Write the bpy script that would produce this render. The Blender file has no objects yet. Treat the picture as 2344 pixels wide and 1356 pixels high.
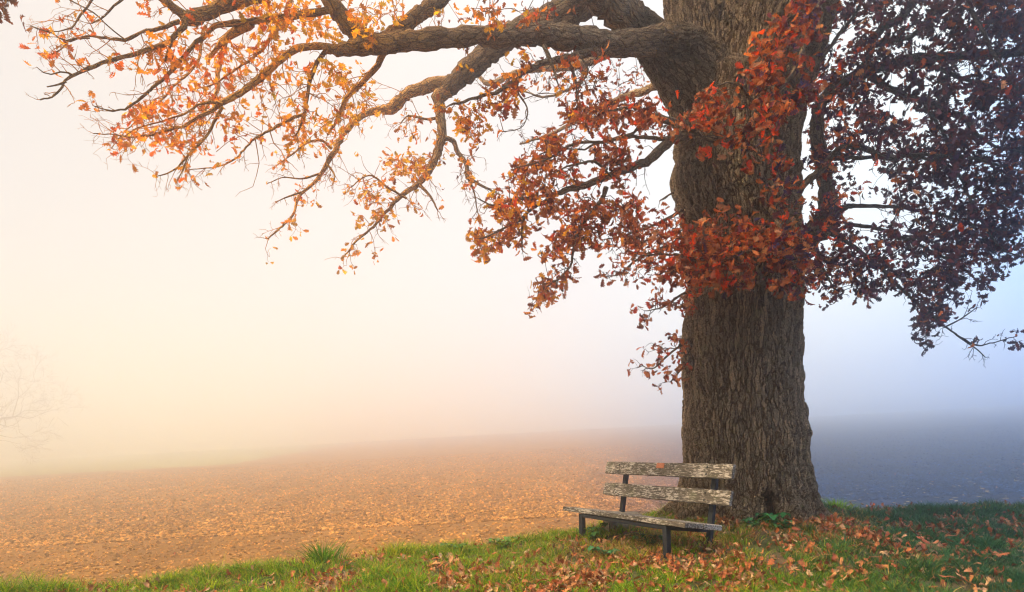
import bpy, bmesh, math, random
import numpy as np
from mathutils import Vector, Matrix

RS = np.random.RandomState(7)
random.seed(7)
scene = bpy.context.scene
COL = scene.collection

# ------------------------------------------------------------------ camera, sky, sun, exposure
F, HZ, CX, CAMH = 1563.0, 960.0, 1172.0, 1.6          # focal length and horizon of the photo, in its own pixels
cam = bpy.data.cameras.new('camera'); camo = bpy.data.objects.new('camera', cam); COL.objects.link(camo)
camo.location = (0, 0, CAMH); camo.rotation_euler = (math.radians(90), 0, 0)
cam.sensor_width = 36; cam.lens = 36 * F / 2344; cam.shift_y = (HZ - 678) / 2344
cam.clip_start = 0.05; cam.clip_end = 2000
scene.camera = camo

SUN_EL, SUN_AZ = math.radians(46), math.radians(-98)    # azimuth from +Y towards +X
HAZE_DENSITY, HAZE_G = 0.0092, 0.90
scene.view_settings.view_transform = 'Standard'; scene.view_settings.look = 'None'
scene.view_settings.gamma = 1; scene.view_settings.exposure = 0.28
scene.cycles.volume_bounces = 16; scene.cycles.max_bounces = 18
scene.cycles.diffuse_bounces = 3; scene.cycles.transmission_bounces = 4; scene.cycles.transparent_max_bounces = 8
scene.cycles.use_denoising = True
try:
    scene.cycles.denoiser = 'OPENIMAGEDENOISE'; scene.cycles.denoising_input_passes = 'RGB_ALBEDO_NORMAL'
except Exception: pass
scene.cycles.sample_clamp_indirect = 6; scene.cycles.filter_width = 1.15; scene.cycles.use_adaptive_sampling = False

class NT:
    """small helper for node trees"""
    def __init__(s, tree): s.t = tree; s.n = tree.nodes; s.l = tree.links
    def new(s, kind, **kw):
        n = s.n.new(kind)
        for k, v in kw.items():
            if k == 'inp':
                for a, b in v.items():
                    if hasattr(b, 'links') or isinstance(b, bpy.types.NodeSocket): s.l.new(b, n.inputs[a])
                    else: n.inputs[a].default_value = b
            else: setattr(n, k, v)
        return n
    def math(s, op, a, b=None, c=None, clamp=False):
        n = s.n.new('ShaderNodeMath'); n.operation = op; n.use_clamp = clamp
        for i, v in enumerate((a, b, c)):
            if v is None: continue
            if isinstance(v, bpy.types.NodeSocket): s.l.new(v, n.inputs[i])
            else: n.inputs[i].default_value = v
        return n.outputs[0]
    def vmath(s, op, a, b=None):
        n = s.n.new('ShaderNodeVectorMath'); n.operation = op
        for i, v in enumerate((a, b)):
            if v is None: continue
            if isinstance(v, bpy.types.NodeSocket): s.l.new(v, n.inputs[i])
            else: n.inputs[i].default_value = v
        return n.outputs['Value'] if op in ('DOT_PRODUCT', 'LENGTH') else n.outputs[0]
    def mix(s, f, a, b, mode='MIX'):
        n = s.n.new('ShaderNodeMix'); n.data_type = 'RGBA'; n.blend_type = mode
        for i, v in ((0, f), (6, a), (7, b)):
            if isinstance(v, bpy.types.NodeSocket): s.l.new(v, n.inputs[i])
            else: n.inputs[i].default_value = v if not isinstance(v, tuple) or len(v) == 4 else (*v, 1)
        return n.outputs[2]
    def ramp(s, f, stops, interp='LINEAR'):
        n = s.n.new('ShaderNodeValToRGB'); n.color_ramp.interpolation = interp
        s.l.new(f, n.inputs[0]); e = n.color_ramp.elements
        while len(e) < len(stops): e.new(0.5)
        for k, (p, c) in enumerate(stops):
            e[k].position = p
            e[k].color = (c, c, c, 1) if not isinstance(c, tuple) else (*c, 1)
        return n.outputs[0]
    def noise(s, vec, scale, detail=4, rough=0.55, dist=0.0, w='Fac'):
        n = s.n.new('ShaderNodeTexNoise'); s.l.new(vec, n.inputs['Vector'])
        n.inputs['Scale'].default_value = scale; n.inputs['Detail'].default_value = detail
        n.inputs['Roughness'].default_value = rough; n.inputs['Distortion'].default_value = dist
        return n.outputs[w]
    def vor(s, vec, scale, feature='F1', rnd=1.0):
        n = s.n.new('ShaderNodeTexVoronoi'); n.feature = feature; s.l.new(vec, n.inputs['Vector'])
        n.inputs['Scale'].default_value = scale; n.inputs['Randomness'].default_value = rnd
        return n
    def mrange(s, v, a, b, c=0.0, d=1.0, smooth=True):
        n = s.n.new('ShaderNodeMapRange'); n.interpolation_type = 'SMOOTHSTEP' if smooth else 'LINEAR'
        s.l.new(v, n.inputs[0])
        for i, x in zip((1, 2, 3, 4), (a, b, c, d)): n.inputs[i].default_value = x
        return n.outputs[0]

# fog-bright sky: a dim physical sky plus the lit top of the mist, warm on the sun's side and cool away from it
world = bpy.data.worlds.new('World'); scene.world = world; world.use_nodes = True
W = NT(world.node_tree); W.n.clear()
tc = W.new('ShaderNodeTexCoord')
sep = W.new('ShaderNodeSeparateXYZ', inp={0: tc.outputs['Generated']})
sky = W.new('ShaderNodeTexSky', sky_type='NISHITA', sun_disc=False, sun_elevation=SUN_EL, sun_rotation=SUN_AZ)
skyc = W.new('ShaderNodeVectorMath', operation='SCALE', inp={0: sky.outputs[0], 'Scale': 0.04}).outputs[0]
side = W.mrange(sep.outputs['X'], -0.75, 0.75, smooth=False)
hor = W.ramp(side, [(0.0, (0.45, 0.395, 0.33)), (0.20, (0.65, 0.57, 0.47)), (0.38, (0.78, 0.67, 0.57)), (0.58, (0.76, 0.71, 0.66)), (0.72, (0.90, 0.91, 0.84)), (0.83, (0.92, 0.96, 0.88)), (0.90, (0.34, 0.68, 1.22)), (1.0, (0.0, 0.25, 1.05))])  # strong blue beyond the right edge is added to tint mist and field
low = W.ramp(side, [(0.0, (0.80, 0.56, 0.30)), (0.22, (1.20, 0.78, 0.34)), (0.40, (1.55, 0.95, 0.34)), (0.56, (1.0, 0.80, 0.62)), (0.68, (0.20, 0.58, 1.25)), (1.0, (0.0, 0.34, 1.9))])
hor = W.mix(W.mrange(sep.outputs['Z'], 0.09, -0.05), hor, low)      # low sky band: peach on the sun's side, blue added opposite to tint the mist
zen = W.mrange(sep.outputs['Z'], 0.45, 1.0, 1.0, 2.6)
back = W.mrange(sep.outputs['Y'], 0.1, -0.6, 1.0, 1.25)
gain = W.math('MULTIPLY', zen, back)
mist = W.new('ShaderNodeVectorMath', operation='SCALE', inp={0: hor, 'Scale': gain}).outputs[0]
tot = W.vmath('ADD', mist, skyc)
bg = W.new('ShaderNodeBackground', inp={'Color': tot, 'Strength': 1.0})
out = W.new('ShaderNodeOutputWorld', inp={'Surface': bg.outputs[0]})
world.cycles.sampling_method = 'MANUAL'; world.cycles.sample_map_resolution = 512

sun = bpy.data.lights.new('sun', 'SUN'); suno = bpy.data.objects.new('sun', sun); COL.objects.link(suno)
sun.energy = 5.0; sun.color = (1.0, 0.74, 0.44); sun.angle = math.radians(6)
sdir = Vector((math.sin(SUN_AZ) * math.cos(SUN_EL), math.cos(SUN_AZ) * math.cos(SUN_EL), math.sin(SUN_EL)))
suno.rotation_euler = sdir.to_track_quat('Z', 'Y').to_euler(); suno.location = sdir * 60

# ------------------------------------------------------------------ helpers
def tag(o, label=None, cat=None, group=None, kind=None):
    if label: o['label'] = label
    if cat: o['category'] = cat
    if group: o['group'] = group
    if kind: o['kind'] = kind
    return o

def mesh_obj(name, V, faces, mat, parent=None, col=None, vecattr=None, smooth=True):
    """V (n,3); faces: list of arrays (m,k); col: per-vertex (n,3) -> attribute 'tint'"""
    me = bpy.data.meshes.new(name)
    V = np.asarray(V, dtype=np.float32)
    faces = [np.asarray(f, dtype=np.int32) for f in faces if len(f)]
    loops = np.concatenate([f.ravel() for f in faces]); tot = np.concatenate([np.full(len(f), f.shape[1], np.int32) for f in faces])
    start = np.concatenate([[0], np.cumsum(tot)[:-1]]).astype(np.int32)
    me.vertices.add(len(V)); me.vertices.foreach_set('co', V.ravel())
    me.loops.add(len(loops)); me.loops.foreach_set('vertex_index', loops.astype(np.int32))
    me.polygons.add(len(tot)); me.polygons.foreach_set('loop_start', start)
    try: me.polygons.foreach_set('loop_total', tot)
    except Exception: pass
    me.polygons.foreach_set('use_smooth', np.full(len(tot), smooth))
    me.update(calc_edges=True); me.validate()
    if col is not None:
        a = me.attributes.new('tint', 'FLOAT_COLOR', 'POINT')
        c = np.ones((len(V), 4), np.float32); c[:, :3] = col; a.data.foreach_set('color', c.ravel())
    if vecattr is not None:
        a = me.attributes.new('bark_co', 'FLOAT_VECTOR', 'POINT'); a.data.foreach_set('vector', np.asarray(vecattr, np.float32).ravel())
    me.materials.append(mat)
    o = bpy.data.objects.new(name, me); COL.objects.link(o)
    if parent is not None: o.parent = parent
    return o

def empty(name, loc=(0, 0, 0)):
    o = bpy.data.objects.new(name, None); o.empty_display_size = 0.2; o.location = loc; COL.objects.link(o); return o

def up(px, py, Y): return np.array([(px - CX) * Y / F, Y, CAMH - (py - HZ) * Y / F])

def catmull(P, n):
    """resample a polyline of rows P (any columns) through its points"""
    P = np.asarray(P, float)
    if len(P) == 2: P = np.array([P[0], (P[0] + P[1]) / 2, P[1]])
    Q = np.vstack([2 * P[0] - P[1], P, 2 * P[-1] - P[-2]])
    seg = len(P) - 1; t = np.linspace(0, seg, n); i = np.minimum(t.astype(int), seg - 1); f = (t - i)[:, None]
    p0, p1, p2, p3 = Q[i], Q[i + 1], Q[i + 2], Q[i + 3]
    return 0.5 * (2 * p1 + (p2 - p0) * f + (2 * p0 - 5 * p1 + 4 * p2 - p3) * f ** 2 + (3 * p1 - p0 - 3 * p2 + p3) * f ** 3)

def frames(P):
    T = np.gradient(P, axis=0); T /= np.linalg.norm(T, axis=1)[:, None] + 1e-9
    N = np.zeros_like(P); ref = np.array([0., 1, 0]) if abs(T[0][1]) < 0.8 else np.array([1., 0, 0])
    n = ref - T[0] * ref.dot(T[0]); n /= np.linalg.norm(n)
    for k in range(len(P)):
        n = n - T[k] * n.dot(T[k]); n /= np.linalg.norm(n) + 1e-9; N[k] = n
    return T, N, np.cross(T, N)

class Tubes:
    def __init__(s): s.V = []; s.Q = []; s.T = []; s.C = []; s.B = []; s.n = 0
    def add(s, P, R, sides=5, tint=(1, 1, 1), cap=True, lump=0.0, closed=False):
        P = np.asarray(P, float); R = np.asarray(R, float)
        T, N, B = frames(P); k = len(P)
        a = np.linspace(0, 2 * math.pi, sides, endpoint=False)
        rr = R[:, None] * np.ones((k, sides))
        if lump: rr = rr * (1 + lump * RS.randn(k, sides))
        ca, sa = np.cos(a)[None, :, None], np.sin(a)[None, :, None]
        off = (N[:, None, :] * ca + B[:, None, :] * sa) * rr[:, :, None]
        V = (P[:, None, :] + off).reshape(-1, 3)
        L = np.concatenate([[0], np.cumsum(np.linalg.norm(np.diff(P, axis=0), axis=1))])
        bc = np.stack([rr * np.cos(a)[None], rr * np.sin(a)[None], L[:, None] * np.ones((1, sides))], -1).reshape(-1, 3)
        i = np.arange(k - 1)[:, None] * sides; j = np.arange(sides)[None, :]; jn = (j + 1) % sides
        Q = np.stack([i + j, i + jn, i + sides + jn, i + sides + j], -1).reshape(-1, 4) + s.n
        s.V.append(V); s.Q.append(Q); s.B.append(bc)
        tint = np.asarray(tint, float); s.C.append(np.broadcast_to(tint, (len(V), 3)) if tint.ndim == 1 else np.repeat(tint, sides, axis=0))
        n0 = s.n; s.n += len(V)
        if cap:
            s.V.append(P[-1:] + T[-1:] * R[-1]); s.C.append(s.C[-1][-1:]); s.B.append(bc[-1:])
            e = n0 + (k - 1) * sides + np.arange(sides)
            s.T.append(np.stack([e, np.roll(e, -1), np.full(sides, s.n)], -1)); s.n += 1
        if closed:
            s.V.append(P[:1]); s.C.append(s.C[-1][-1:]); s.B.append(bc[:1])
            e = n0 + np.arange(sides)
            s.T.append(np.stack([np.roll(e, -1), e, np.full(sides, s.n)], -1)); s.n += 1
    def build(s, name, mat, parent=None):
        return mesh_obj(name, np.vstack(s.V), [np.vstack(s.Q), np.vstack(s.T) if s.T else []], mat, parent, np.vstack(s.C), np.vstack(s.B))

# value noise for placing things
_g = RS.rand(64, 64)
def vnoise(x, y):
    x = np.asarray(x, float); y = np.asarray(y, float)
    xi = np.floor(x).astype(int); yi = np.floor(y).astype(int); fx = x - xi; fy = y - yi
    fx = fx * fx * (3 - 2 * fx); fy = fy * fy * (3 - 2 * fy)
    g = lambda a, b: _g[a % 64, b % 64]
    return (g(xi, yi) * (1 - fx) + g(xi + 1, yi) * fx) * (1 - fy) + (g(xi, yi + 1) * (1 - fx) + g(xi + 1, yi + 1) * fx) * fy
def fbm(x, y, o=4):
    s = 0; a = 0.5
    for k in range(o): s = s + a * vnoise(x * 2 ** k + 17.3 * k, y * 2 ** k + 5.1 * k); a *= 0.5
    return s
def sstep(a, b, x): t = np.clip((x - a) / (b - a), 0, 1); return t * t * (3 - 2 * t)

# ------------------------------------------------------------------ materials
def new_mat(name):
    m = bpy.data.materials.new(name); m.use_nodes = True; t = NT(m.node_tree); t.n.clear()
    o = t.new('ShaderNodeOutputMaterial'); return m, t, o
def attr(t, name, out='Color'):
    n = t.new('ShaderNodeAttribute', attribute_name=name); return n.outputs[out]
def principled(t, o, col, rough=0.8, spec=0.3, normal=None, metal=0.0):
    p = t.new('ShaderNodeBsdfPrincipled')
    for k, v in (('Base Color', col), ('Roughness', rough), ('Specular IOR Level', spec), ('Metallic', metal), ('Normal', normal)):
        if v is None: continue
        if isinstance(v, bpy.types.NodeSocket): t.l.new(v, p.inputs[k])
        else: p.inputs[k].default_value = (*v, 1) if isinstance(v, tuple) else v
    t.l.new(p.outputs[0], o.inputs['Surface']); return p
def bump(t, h, dist, strength=1.0):
    n = t.new('ShaderNodeBump', inp={'Height': h, 'Distance': dist, 'Strength': strength}); return n.outputs[0]

def bark_material(name, cell, stretch, disp, real):
    m, t, o = new_mat(name)
    co = attr(t, 'bark_co', 'Vector'); tint = attr(t, 'tint')
    wob = t.new('ShaderNodeTexNoise', inp={'Vector': co, 'Scale': cell * 0.35, 'Detail': 3.0})
    w2 = t.vmath('MULTIPLY', t.vmath('SUBTRACT', wob.outputs['Color'], (0.5, 0.5, 0.5)), (1.6 / cell, 1.6 / cell, 2.5 / cell))
    c2 = t.vmath('MULTIPLY', t.vmath('ADD', co, w2), (1, 1, stretch))
    v = t.vor(c2, cell, 'DISTANCE_TO_EDGE')
    plate = t.mrange(v.outputs['Distance'], 0.0, 0.15)
    v2 = t.vor(t.vmath('MULTIPLY', co, (1, 1, stretch * 1.8)), cell * 2.3, 'DISTANCE_TO_EDGE')
    plate2 = t.mrange(v2.outputs['Distance'], 0.0, 0.14)
    fine = t.noise(co, cell * 5, 5, 0.65)
    big = t.noise(co, 1.3, 3)
    h = t.math('ADD', t.math('MULTIPLY', plate, 0.62), t.math('ADD', t.math('MULTIPLY', plate2, 0.22), t.math('MULTIPLY', fine, 0.42)))
    cid = t.vor(c2, cell, 'F1').outputs['Color']
    val = t.math('ADD', t.math('MULTIPLY', fine, 0.95), t.math('MULTIPLY', t.new('ShaderNodeSeparateColor', inp={0: cid}).outputs[0], 0.16))
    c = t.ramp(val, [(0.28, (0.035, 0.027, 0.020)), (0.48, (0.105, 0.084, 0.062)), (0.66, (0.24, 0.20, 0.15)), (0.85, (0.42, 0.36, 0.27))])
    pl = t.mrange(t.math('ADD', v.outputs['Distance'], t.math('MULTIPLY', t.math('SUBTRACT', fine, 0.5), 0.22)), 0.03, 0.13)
    c = t.mix(pl, t.mix(1.0, c, (0.58, 0.50, 0.44, 1), 'MULTIPLY'), t.mix(1.0, c, (1.10, 1.09, 1.07, 1), 'MULTIPLY'))  # furrows: browner inner bark, darkened further with painted crack shade
    lich = t.mrange(t.noise(co, 3.1, 6, 0.7), 0.56, 0.70)
    c = t.mix(t.math('MULTIPLY', lich, 0.55), c, (0.23, 0.21, 0.13))
    moss = t.mrange(t.noise(co, 6.5, 5, 0.7), 0.58, 0.68)
    c = t.mix(t.math('MULTIPLY', moss, 0.35), c, (0.12, 0.115, 0.04))
    fl = t.mrange(t.noise(co, cell * 2.2, 2, 0.5), 0.70, 0.76)
    c = t.mix(t.math('MULTIPLY', fl, 0.5), c, (0.36, 0.20, 0.10))
    c = t.mix(1.0, c, tint, 'MULTIPLY')
    fnor = bump(t, t.math('ADD', fine, t.math('ADD', t.math('MULTIPLY', plate, 1.3), t.math('MULTIPLY', plate2, 0.6))), disp * 1.0, 1.0)
    principled(t, o, c, 0.88, 0.2, fnor)
    if real:
        d = t.new('ShaderNodeDisplacement', inp={'Height': h, 'Midlevel': 0.75, 'Scale': disp})
        t.l.new(d.outputs[0], o.inputs['Displacement']); m.displacement_method = 'BOTH'
    return m
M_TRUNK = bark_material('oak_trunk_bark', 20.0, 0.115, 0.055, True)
M_LIMB = bark_material('oak_limb_bark', 17.0, 0.30, 0.022, False)

def twig_mat():
    m, t, o = new_mat('twig_bark'); co = attr(t, 'bark_co', 'Vector')
    n = t.noise(co, 60, 3)
    c = t.mix(1.0, t.ramp(n, [(0.3, (0.55, 0.55, 0.55)), (0.7, (1.25, 1.25, 1.25))]), attr(t, 'tint'), 'MULTIPLY')
    principled(t, o, c, 0.8, 0.2); return m
M_TWIG = twig_mat()

def leaf_mat(name, transl, rough=0.55):
    m, t, o = new_mat(name); c = attr(t, 'tint')
    geo = t.new('ShaderNodeNewGeometry')
    n = t.noise(geo.outputs['Position'], 34, 4, 0.65)
    c1 = t.mix(1.0, c, t.ramp(n, [(0.3, (0.45, 0.42, 0.40)), (0.5, (0.95, 0.93, 0.9)), (0.72, (1.35, 1.30, 1.25))]), 'MULTIPLY')
    p = t.new('ShaderNodeBsdfPrincipled', inp={'Base Color': c1, 'Roughness': rough, 'Specular IOR Level': 0.18})
    tr = t.new('ShaderNodeBsdfTranslucent', inp={'Color': t.mix(1.0, c1, (1.45, 1.2, 0.75, 1), 'MULTIPLY')})
    mx = t.new('ShaderNodeMixShader', inp={0: transl, 1: p.outputs[0], 2: tr.outputs[0]})
    t.l.new(mx.outputs[0], o.inputs['Surface']); return m
M_LEAF = leaf_mat('oak_leaf', 0.48)
M_LITTER = leaf_mat('dead_leaf', 0.15, 0.65)
M_GRASS = leaf_mat('grass_blade', 0.40, 0.5)
M_PLANT = leaf_mat('plant_leaf', 0.30, 0.4)

def soil_mat():
    m, t, o = new_mat('ploughed_soil'); geo = t.new('ShaderNodeNewGeometry'); pos = geo.outputs['Position']
    sx = t.new('ShaderNodeSeparateXYZ', inp={0: pos})
    n1 = t.noise(pos, 9, 6, 0.7); n2 = t.noise(pos, 1.1, 4, 0.6); n3 = t.noise(pos, 45, 3, 0.6)
    v = t.math('ADD', t.math('MULTIPLY', n1, 0.6), t.math('MULTIPLY', n3, 0.4))
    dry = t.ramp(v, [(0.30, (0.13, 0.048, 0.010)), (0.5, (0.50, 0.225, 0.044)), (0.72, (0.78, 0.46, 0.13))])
    shade_blue = t.ramp(v, [(0.30, (0.004, 0.013, 0.050)), (0.5, (0.014, 0.046, 0.145)), (0.72, (0.08, 0.15, 0.29))])
    # blue shade of the right side painted into the soil colour, dry crumb on the left
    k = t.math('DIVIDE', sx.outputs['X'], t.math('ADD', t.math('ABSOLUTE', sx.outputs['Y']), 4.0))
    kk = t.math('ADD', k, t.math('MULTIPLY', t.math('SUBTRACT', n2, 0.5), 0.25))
    c = t.mix(t.mrange(kk, 0.02, 0.38), dry, shade_blue)
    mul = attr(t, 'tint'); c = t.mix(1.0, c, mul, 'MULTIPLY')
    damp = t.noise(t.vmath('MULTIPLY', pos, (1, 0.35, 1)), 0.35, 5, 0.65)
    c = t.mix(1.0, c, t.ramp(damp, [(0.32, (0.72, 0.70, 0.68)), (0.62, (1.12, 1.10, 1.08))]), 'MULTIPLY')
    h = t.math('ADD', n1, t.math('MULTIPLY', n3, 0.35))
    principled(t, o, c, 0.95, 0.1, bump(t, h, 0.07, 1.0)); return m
M_SOIL = soil_mat()

def verge_mat():
    m, t, o = new_mat('verge_earth'); geo = t.new('ShaderNodeNewGeometry'); pos = geo.outputs['Position']
    n1 = t.noise(pos, 14, 5, 0.7); n2 = t.noise(pos, 1.6, 4)
    a = t.ramp(n1, [(0.3, (0.035, 0.040, 0.012)), (0.6, (0.085, 0.085, 0.03)), (0.8, (0.17, 0.12, 0.06))])
    b = t.ramp(n1, [(0.3, (0.045, 0.033, 0.022)), (0.7, (0.15, 0.10, 0.06))])
    c = t.mix(t.mrange(n2, 0.40, 0.55), a, b)
    principled(t, o, c, 0.95, 0.1, bump(t, n1, 0.03)); return m
M_VERGE = verge_mat()

def meadow_mat():
    m, t, o = new_mat('meadow_grass'); geo = t.new('ShaderNodeNewGeometry')
    n = t.noise(geo.outputs['Position'], 0.8, 5, 0.7)
    principled(t, o, t.ramp(n, [(0.3, (0.17, 0.17, 0.05)), (0.7, (0.30, 0.28, 0.10))]), 0.9, 0.1); return m
M_MEADOW = meadow_mat()

# ------------------------------------------------------------------ the land
FA, FB, FC = 0.0555, -0.0077, -3.3
TX, TY = 3.17, 9.25                                     # the oak's foot
_bx = [-30, -12, -8, -5.3, -3.85, -2.42, -0.97, 0.2, 1.2, 3, 5, 8, 12, 30]
_by = [-4, 4.6, 6.0, 6.90, 7.20, 7.80, 8.50, 8.95, 9.45, 10.4, 10.75, 10.6, 10.2, 9]
def edge_y(x): return np.interp(x, _bx, _by) + 0.22 * (fbm(np.asarray(x) * 1.3 + 9, np.asarray(x) * 0 + 3.3, 3) - 0.45)
def field_z(x, y): return FC + FA * np.asarray(x) + FB * np.asarray(y)
def verge_top(x, y):
    x = np.asarray(x, float); y = np.asarray(y, float)
    m = 0.27 * np.exp(-(((x - TX) / 2.0) ** 2 + ((y - TY) / 2.6) ** 2))
    return 0.03 * np.clip(x, -9, 12) + m + 0.10 * (fbm(x * 0.9, y * 0.9, 4) - 0.47)
def verge_z(x, y):
    e = edge_y(x) - np.asarray(y, float)
    k = sstep(-3.2, 0.12, e)
    return verge_top(x, y) * k + (field_z(x, y) - 0.12) * (1 - k)

def axis(segs):
    a = [segs[0][0]]
    for lo, hi, st in segs: a += list(np.arange(a[-1] + st, hi + 1e-6, st))
    return np.array(a)
def grid_obj(name, xs, ys, zf, mat, kind='structure', tint=None):
    X, Y = np.meshgrid(xs, ys); Z = zf(X, Y)
    nx, ny = len(xs), len(ys); V = np.stack([X, Y, Z], -1).reshape(-1, 3)
    i = np.arange(ny - 1)[:, None] * nx + np.arange(nx - 1)[None]
    Q = np.stack([i, i + 1, i + nx + 1, i + nx], -1).reshape(-1, 4)
    o = mesh_obj(name, V, [Q], mat, None, np.ones((len(V), 3)) if tint is None else tint)
    o['kind'] = kind; return o
def field_rough(X, Y):
    d = np.sqrt(X ** 2 + Y ** 2); amp = 0.10 * np.clip(1 - d / 110, 0.0, 1) * (Y > 3) * 1.3
    return field_z(X, Y) + amp * (fbm(X * 1.9, Y * 1.9, 4) - 0.47) + 0.12 * (fbm(X * 0.3, Y * 0.3, 2) - 0.4) * (d > 4)
xs = axis([(-330, -80, 10), (-80, -34, 1.0), (-34, 34, 0.15), (34, 80, 1.0), (80, 330, 10)])
ys = axis([(-60, 0, 10), (0, 14, 1.0), (14, 44, 0.12), (44, 75, 0.25), (75, 130, 0.9), (130, 380, 6)])
tag(grid_obj('field', xs, ys, field_rough, M_SOIL, tint=np.full((len(xs) * len(ys), 3), .48)), 'bare crumbly ploughed field fading into the mist')  # sheet darker than its clods: shade of the gaps put into the tint
xs = axis([(-26, -9, 0.5), (-9, 12, 0.07), (12, 26, 0.5)]); ys = axis([(-20, 4, 0.8), (4, 14.5, 0.07)])
tag(grid_obj('verge', xs, ys, verge_z, M_VERGE), 'uneven grassy verge under the oak')
xs = axis([(-300, -40, 5)]); ys = axis([(135, 350, 5)])
def meadow_z(X, Y): return field_z(X, Y) + 0.12 * (fbm(X * 0.3, Y * 0.3, 2) - 0.4) + 0.15 - 0.8 * sstep(-62, -42, X + 0.12 * (Y - 135)) - 0.5 * (Y < 138)
tag(grid_obj('meadow', xs, ys, meadow_z, M_MEADOW), 'pale green meadow beyond the ploughed field')

# ------------------------------------------------------------------ leaf templates
def leaf_template(curl, fold, lobes=True, wid=0.5, n=7, twist=0.0):
    tl = np.linspace(0, 1, 17); env = np.interp(tl, [0, .10, .25, .6, .85, 1], [.02, .05, .30, .46, .36, .06])
    prof = list(zip(tl, env * np.where(tl > .11, 1 - .62 * (.5 - .5 * np.cos(tl * 2 * math.pi * 4.6 + .4)), 1))) if lobes else \
           [(0, .06), (.15, .34), (.35, .5), (.55, .45), (.78, .25), (1, .02)]
    V = []
    for t, w in prof:
        a = curl * t; z = -(1 - math.cos(a)) / (curl + 1e-6) if abs(curl) > .01 else 0; x = math.sin(a) / curl if abs(curl) > .01 else t
        ww = w * wid * 1.15
        tw = twist * (t - .3)
        for sgn in (-1, 0, 1):
            y = sgn * ww; zz = abs(sgn) * ww * fold
            V.append((x + (0.04 if sgn else 0), y * math.cos(tw) - zz * math.sin(tw), z + zz * math.cos(tw) + y * math.sin(tw)))
    Fq = []
    for k in range(len(prof) - 1):
        b = 3 * k
        Fq += [(b, b + 1, b + 4, b + 3), (b + 1, b + 2, b + 5, b + 4)]
    return np.array(V), np.array(Fq)
OAK = [leaf_template(c, f, True, w, twist=tw) for c, f, w, tw in ((0.5, .30, .66, .3), (1.2, .5, .70, -.7), (-0.9, .6, .66, 1.0), (2.0, 1.0, .64, 1.3), (0.2, .2, .74, -.2), (2.6, .6, .6, -1.5), (-1.6, 1.2, .6, .4))]
OVAL = [leaf_template(c, f, False, .9) for c, f in ((0.6, .25), (1.0, .4))]

class Leaves:
    def __init__(s, templates=OAK): s.P = []; s.D = []; s.S = []; s.C = []; s.U = []; s.tp = templates
    def add(s, p, d, size, c, upv=None):
        s.P.append(p); s.D.append(d); s.S.append(size); s.C.append(c); s.U.append(RS.randn(3) if upv is None else upv)
    def build(s, name, mat, parent=None):
        if not s.P: return None
        P = np.array(s.P); D = np.array(s.D, float); D /= np.linalg.norm(D, axis=1)[:, None] + 1e-9
        U = np.array(s.U, float); Y = np.cross(U, D); Y /= np.linalg.norm(Y, axis=1)[:, None] + 1e-9; Z = np.cross(D, Y)
        S = np.array(s.S); C = np.array(s.C); which = RS.randint(len(s.tp), size=len(P))
        Vs, Qs, Cs, n = [], [], [], 0
        for k, (tv, tq) in enumerate(s.tp):
            m = which == k
            if not m.any(): continue
            v = P[m][:, None, :] + S[m][:, None, None] * (tv[None, :, 0:1] * D[m][:, None] + tv[None, :, 1:2] * Y[m][:, None] + tv[None, :, 2:3] * Z[m][:, None])
            q = tq[None] + (np.arange(m.sum()) * len(tv))[:, None, None] + n
            Vs.append(v.reshape(-1, 3)); Qs.append(q.reshape(-1, 4)); Cs.append(np.repeat(C[m], len(tv), axis=0)); n += m.sum() * len(tv)
        return mesh_obj(name, np.vstack(Vs), [np.vstack(Qs)], mat, parent, np.vstack(Cs))

PAL = {
    'orange': [(0.76, 0.30, 0.004), (0.72, 0.23, 0.004), (0.78, 0.40, 0.006), (0.58, 0.12, 0.005), (0.74, 0.27, 0.004)],
    'gold': [(0.76, 0.40, 0.006), (0.74, 0.34, 0.005), (0.78, 0.48, 0.010), (0.66, 0.25, 0.005)],
    'rust': [(0.46, 0.15, 0.018), (0.32, 0.085, 0.015), (0.56, 0.21, 0.020), (0.22, 0.055, 0.015), (0.40, 0.12, 0.018)],
    'russet': [(0.36, 0.090, 0.022), (0.24, 0.052, 0.018), (0.48, 0.155, 0.04), (0.16, 0.036, 0.016), (0.46, 0.22, 0.11), (0.58, 0.060, 0.008), (0.42, 0.125, 0.035)],
    'plum': [(0.056, 0.018, 0.044), (0.044, 0.019, 0.056), (0.105, 0.026, 0.034), (0.032, 0.020, 0.060), (0.072, 0.021, 0.038)],  # dark reds pushed to navy: right-side shade painted into the leaf colour
}
def pick(palname):
    p = PAL[palname]; c = np.array(p[RS.randint(len(p))]) * (0.55 + 0.8 * RS.rand()); return c
def leaf_colour(px):
    """the leaves still hang golden on the outer left boughs, russet by the stem and plum on the right, with blue shade painted in"""
    x = px + 110 * RS.randn()
    if px < 60: return pick('rust') * 0.5
    if x < 640: return pick('orange')
    if x < 1060: return pick('gold') if RS.rand() < .75 else pick('orange')
    if x < 1300: return pick('rust') if RS.rand() < .6 else pick('orange')
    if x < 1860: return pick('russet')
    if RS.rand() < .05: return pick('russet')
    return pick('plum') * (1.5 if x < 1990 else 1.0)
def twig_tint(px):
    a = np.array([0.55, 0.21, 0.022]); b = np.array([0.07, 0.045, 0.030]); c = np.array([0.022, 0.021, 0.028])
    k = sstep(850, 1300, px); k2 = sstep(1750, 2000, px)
    return (a * (1 - k) + b * k) * (1 - k2) + c * k2
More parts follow.
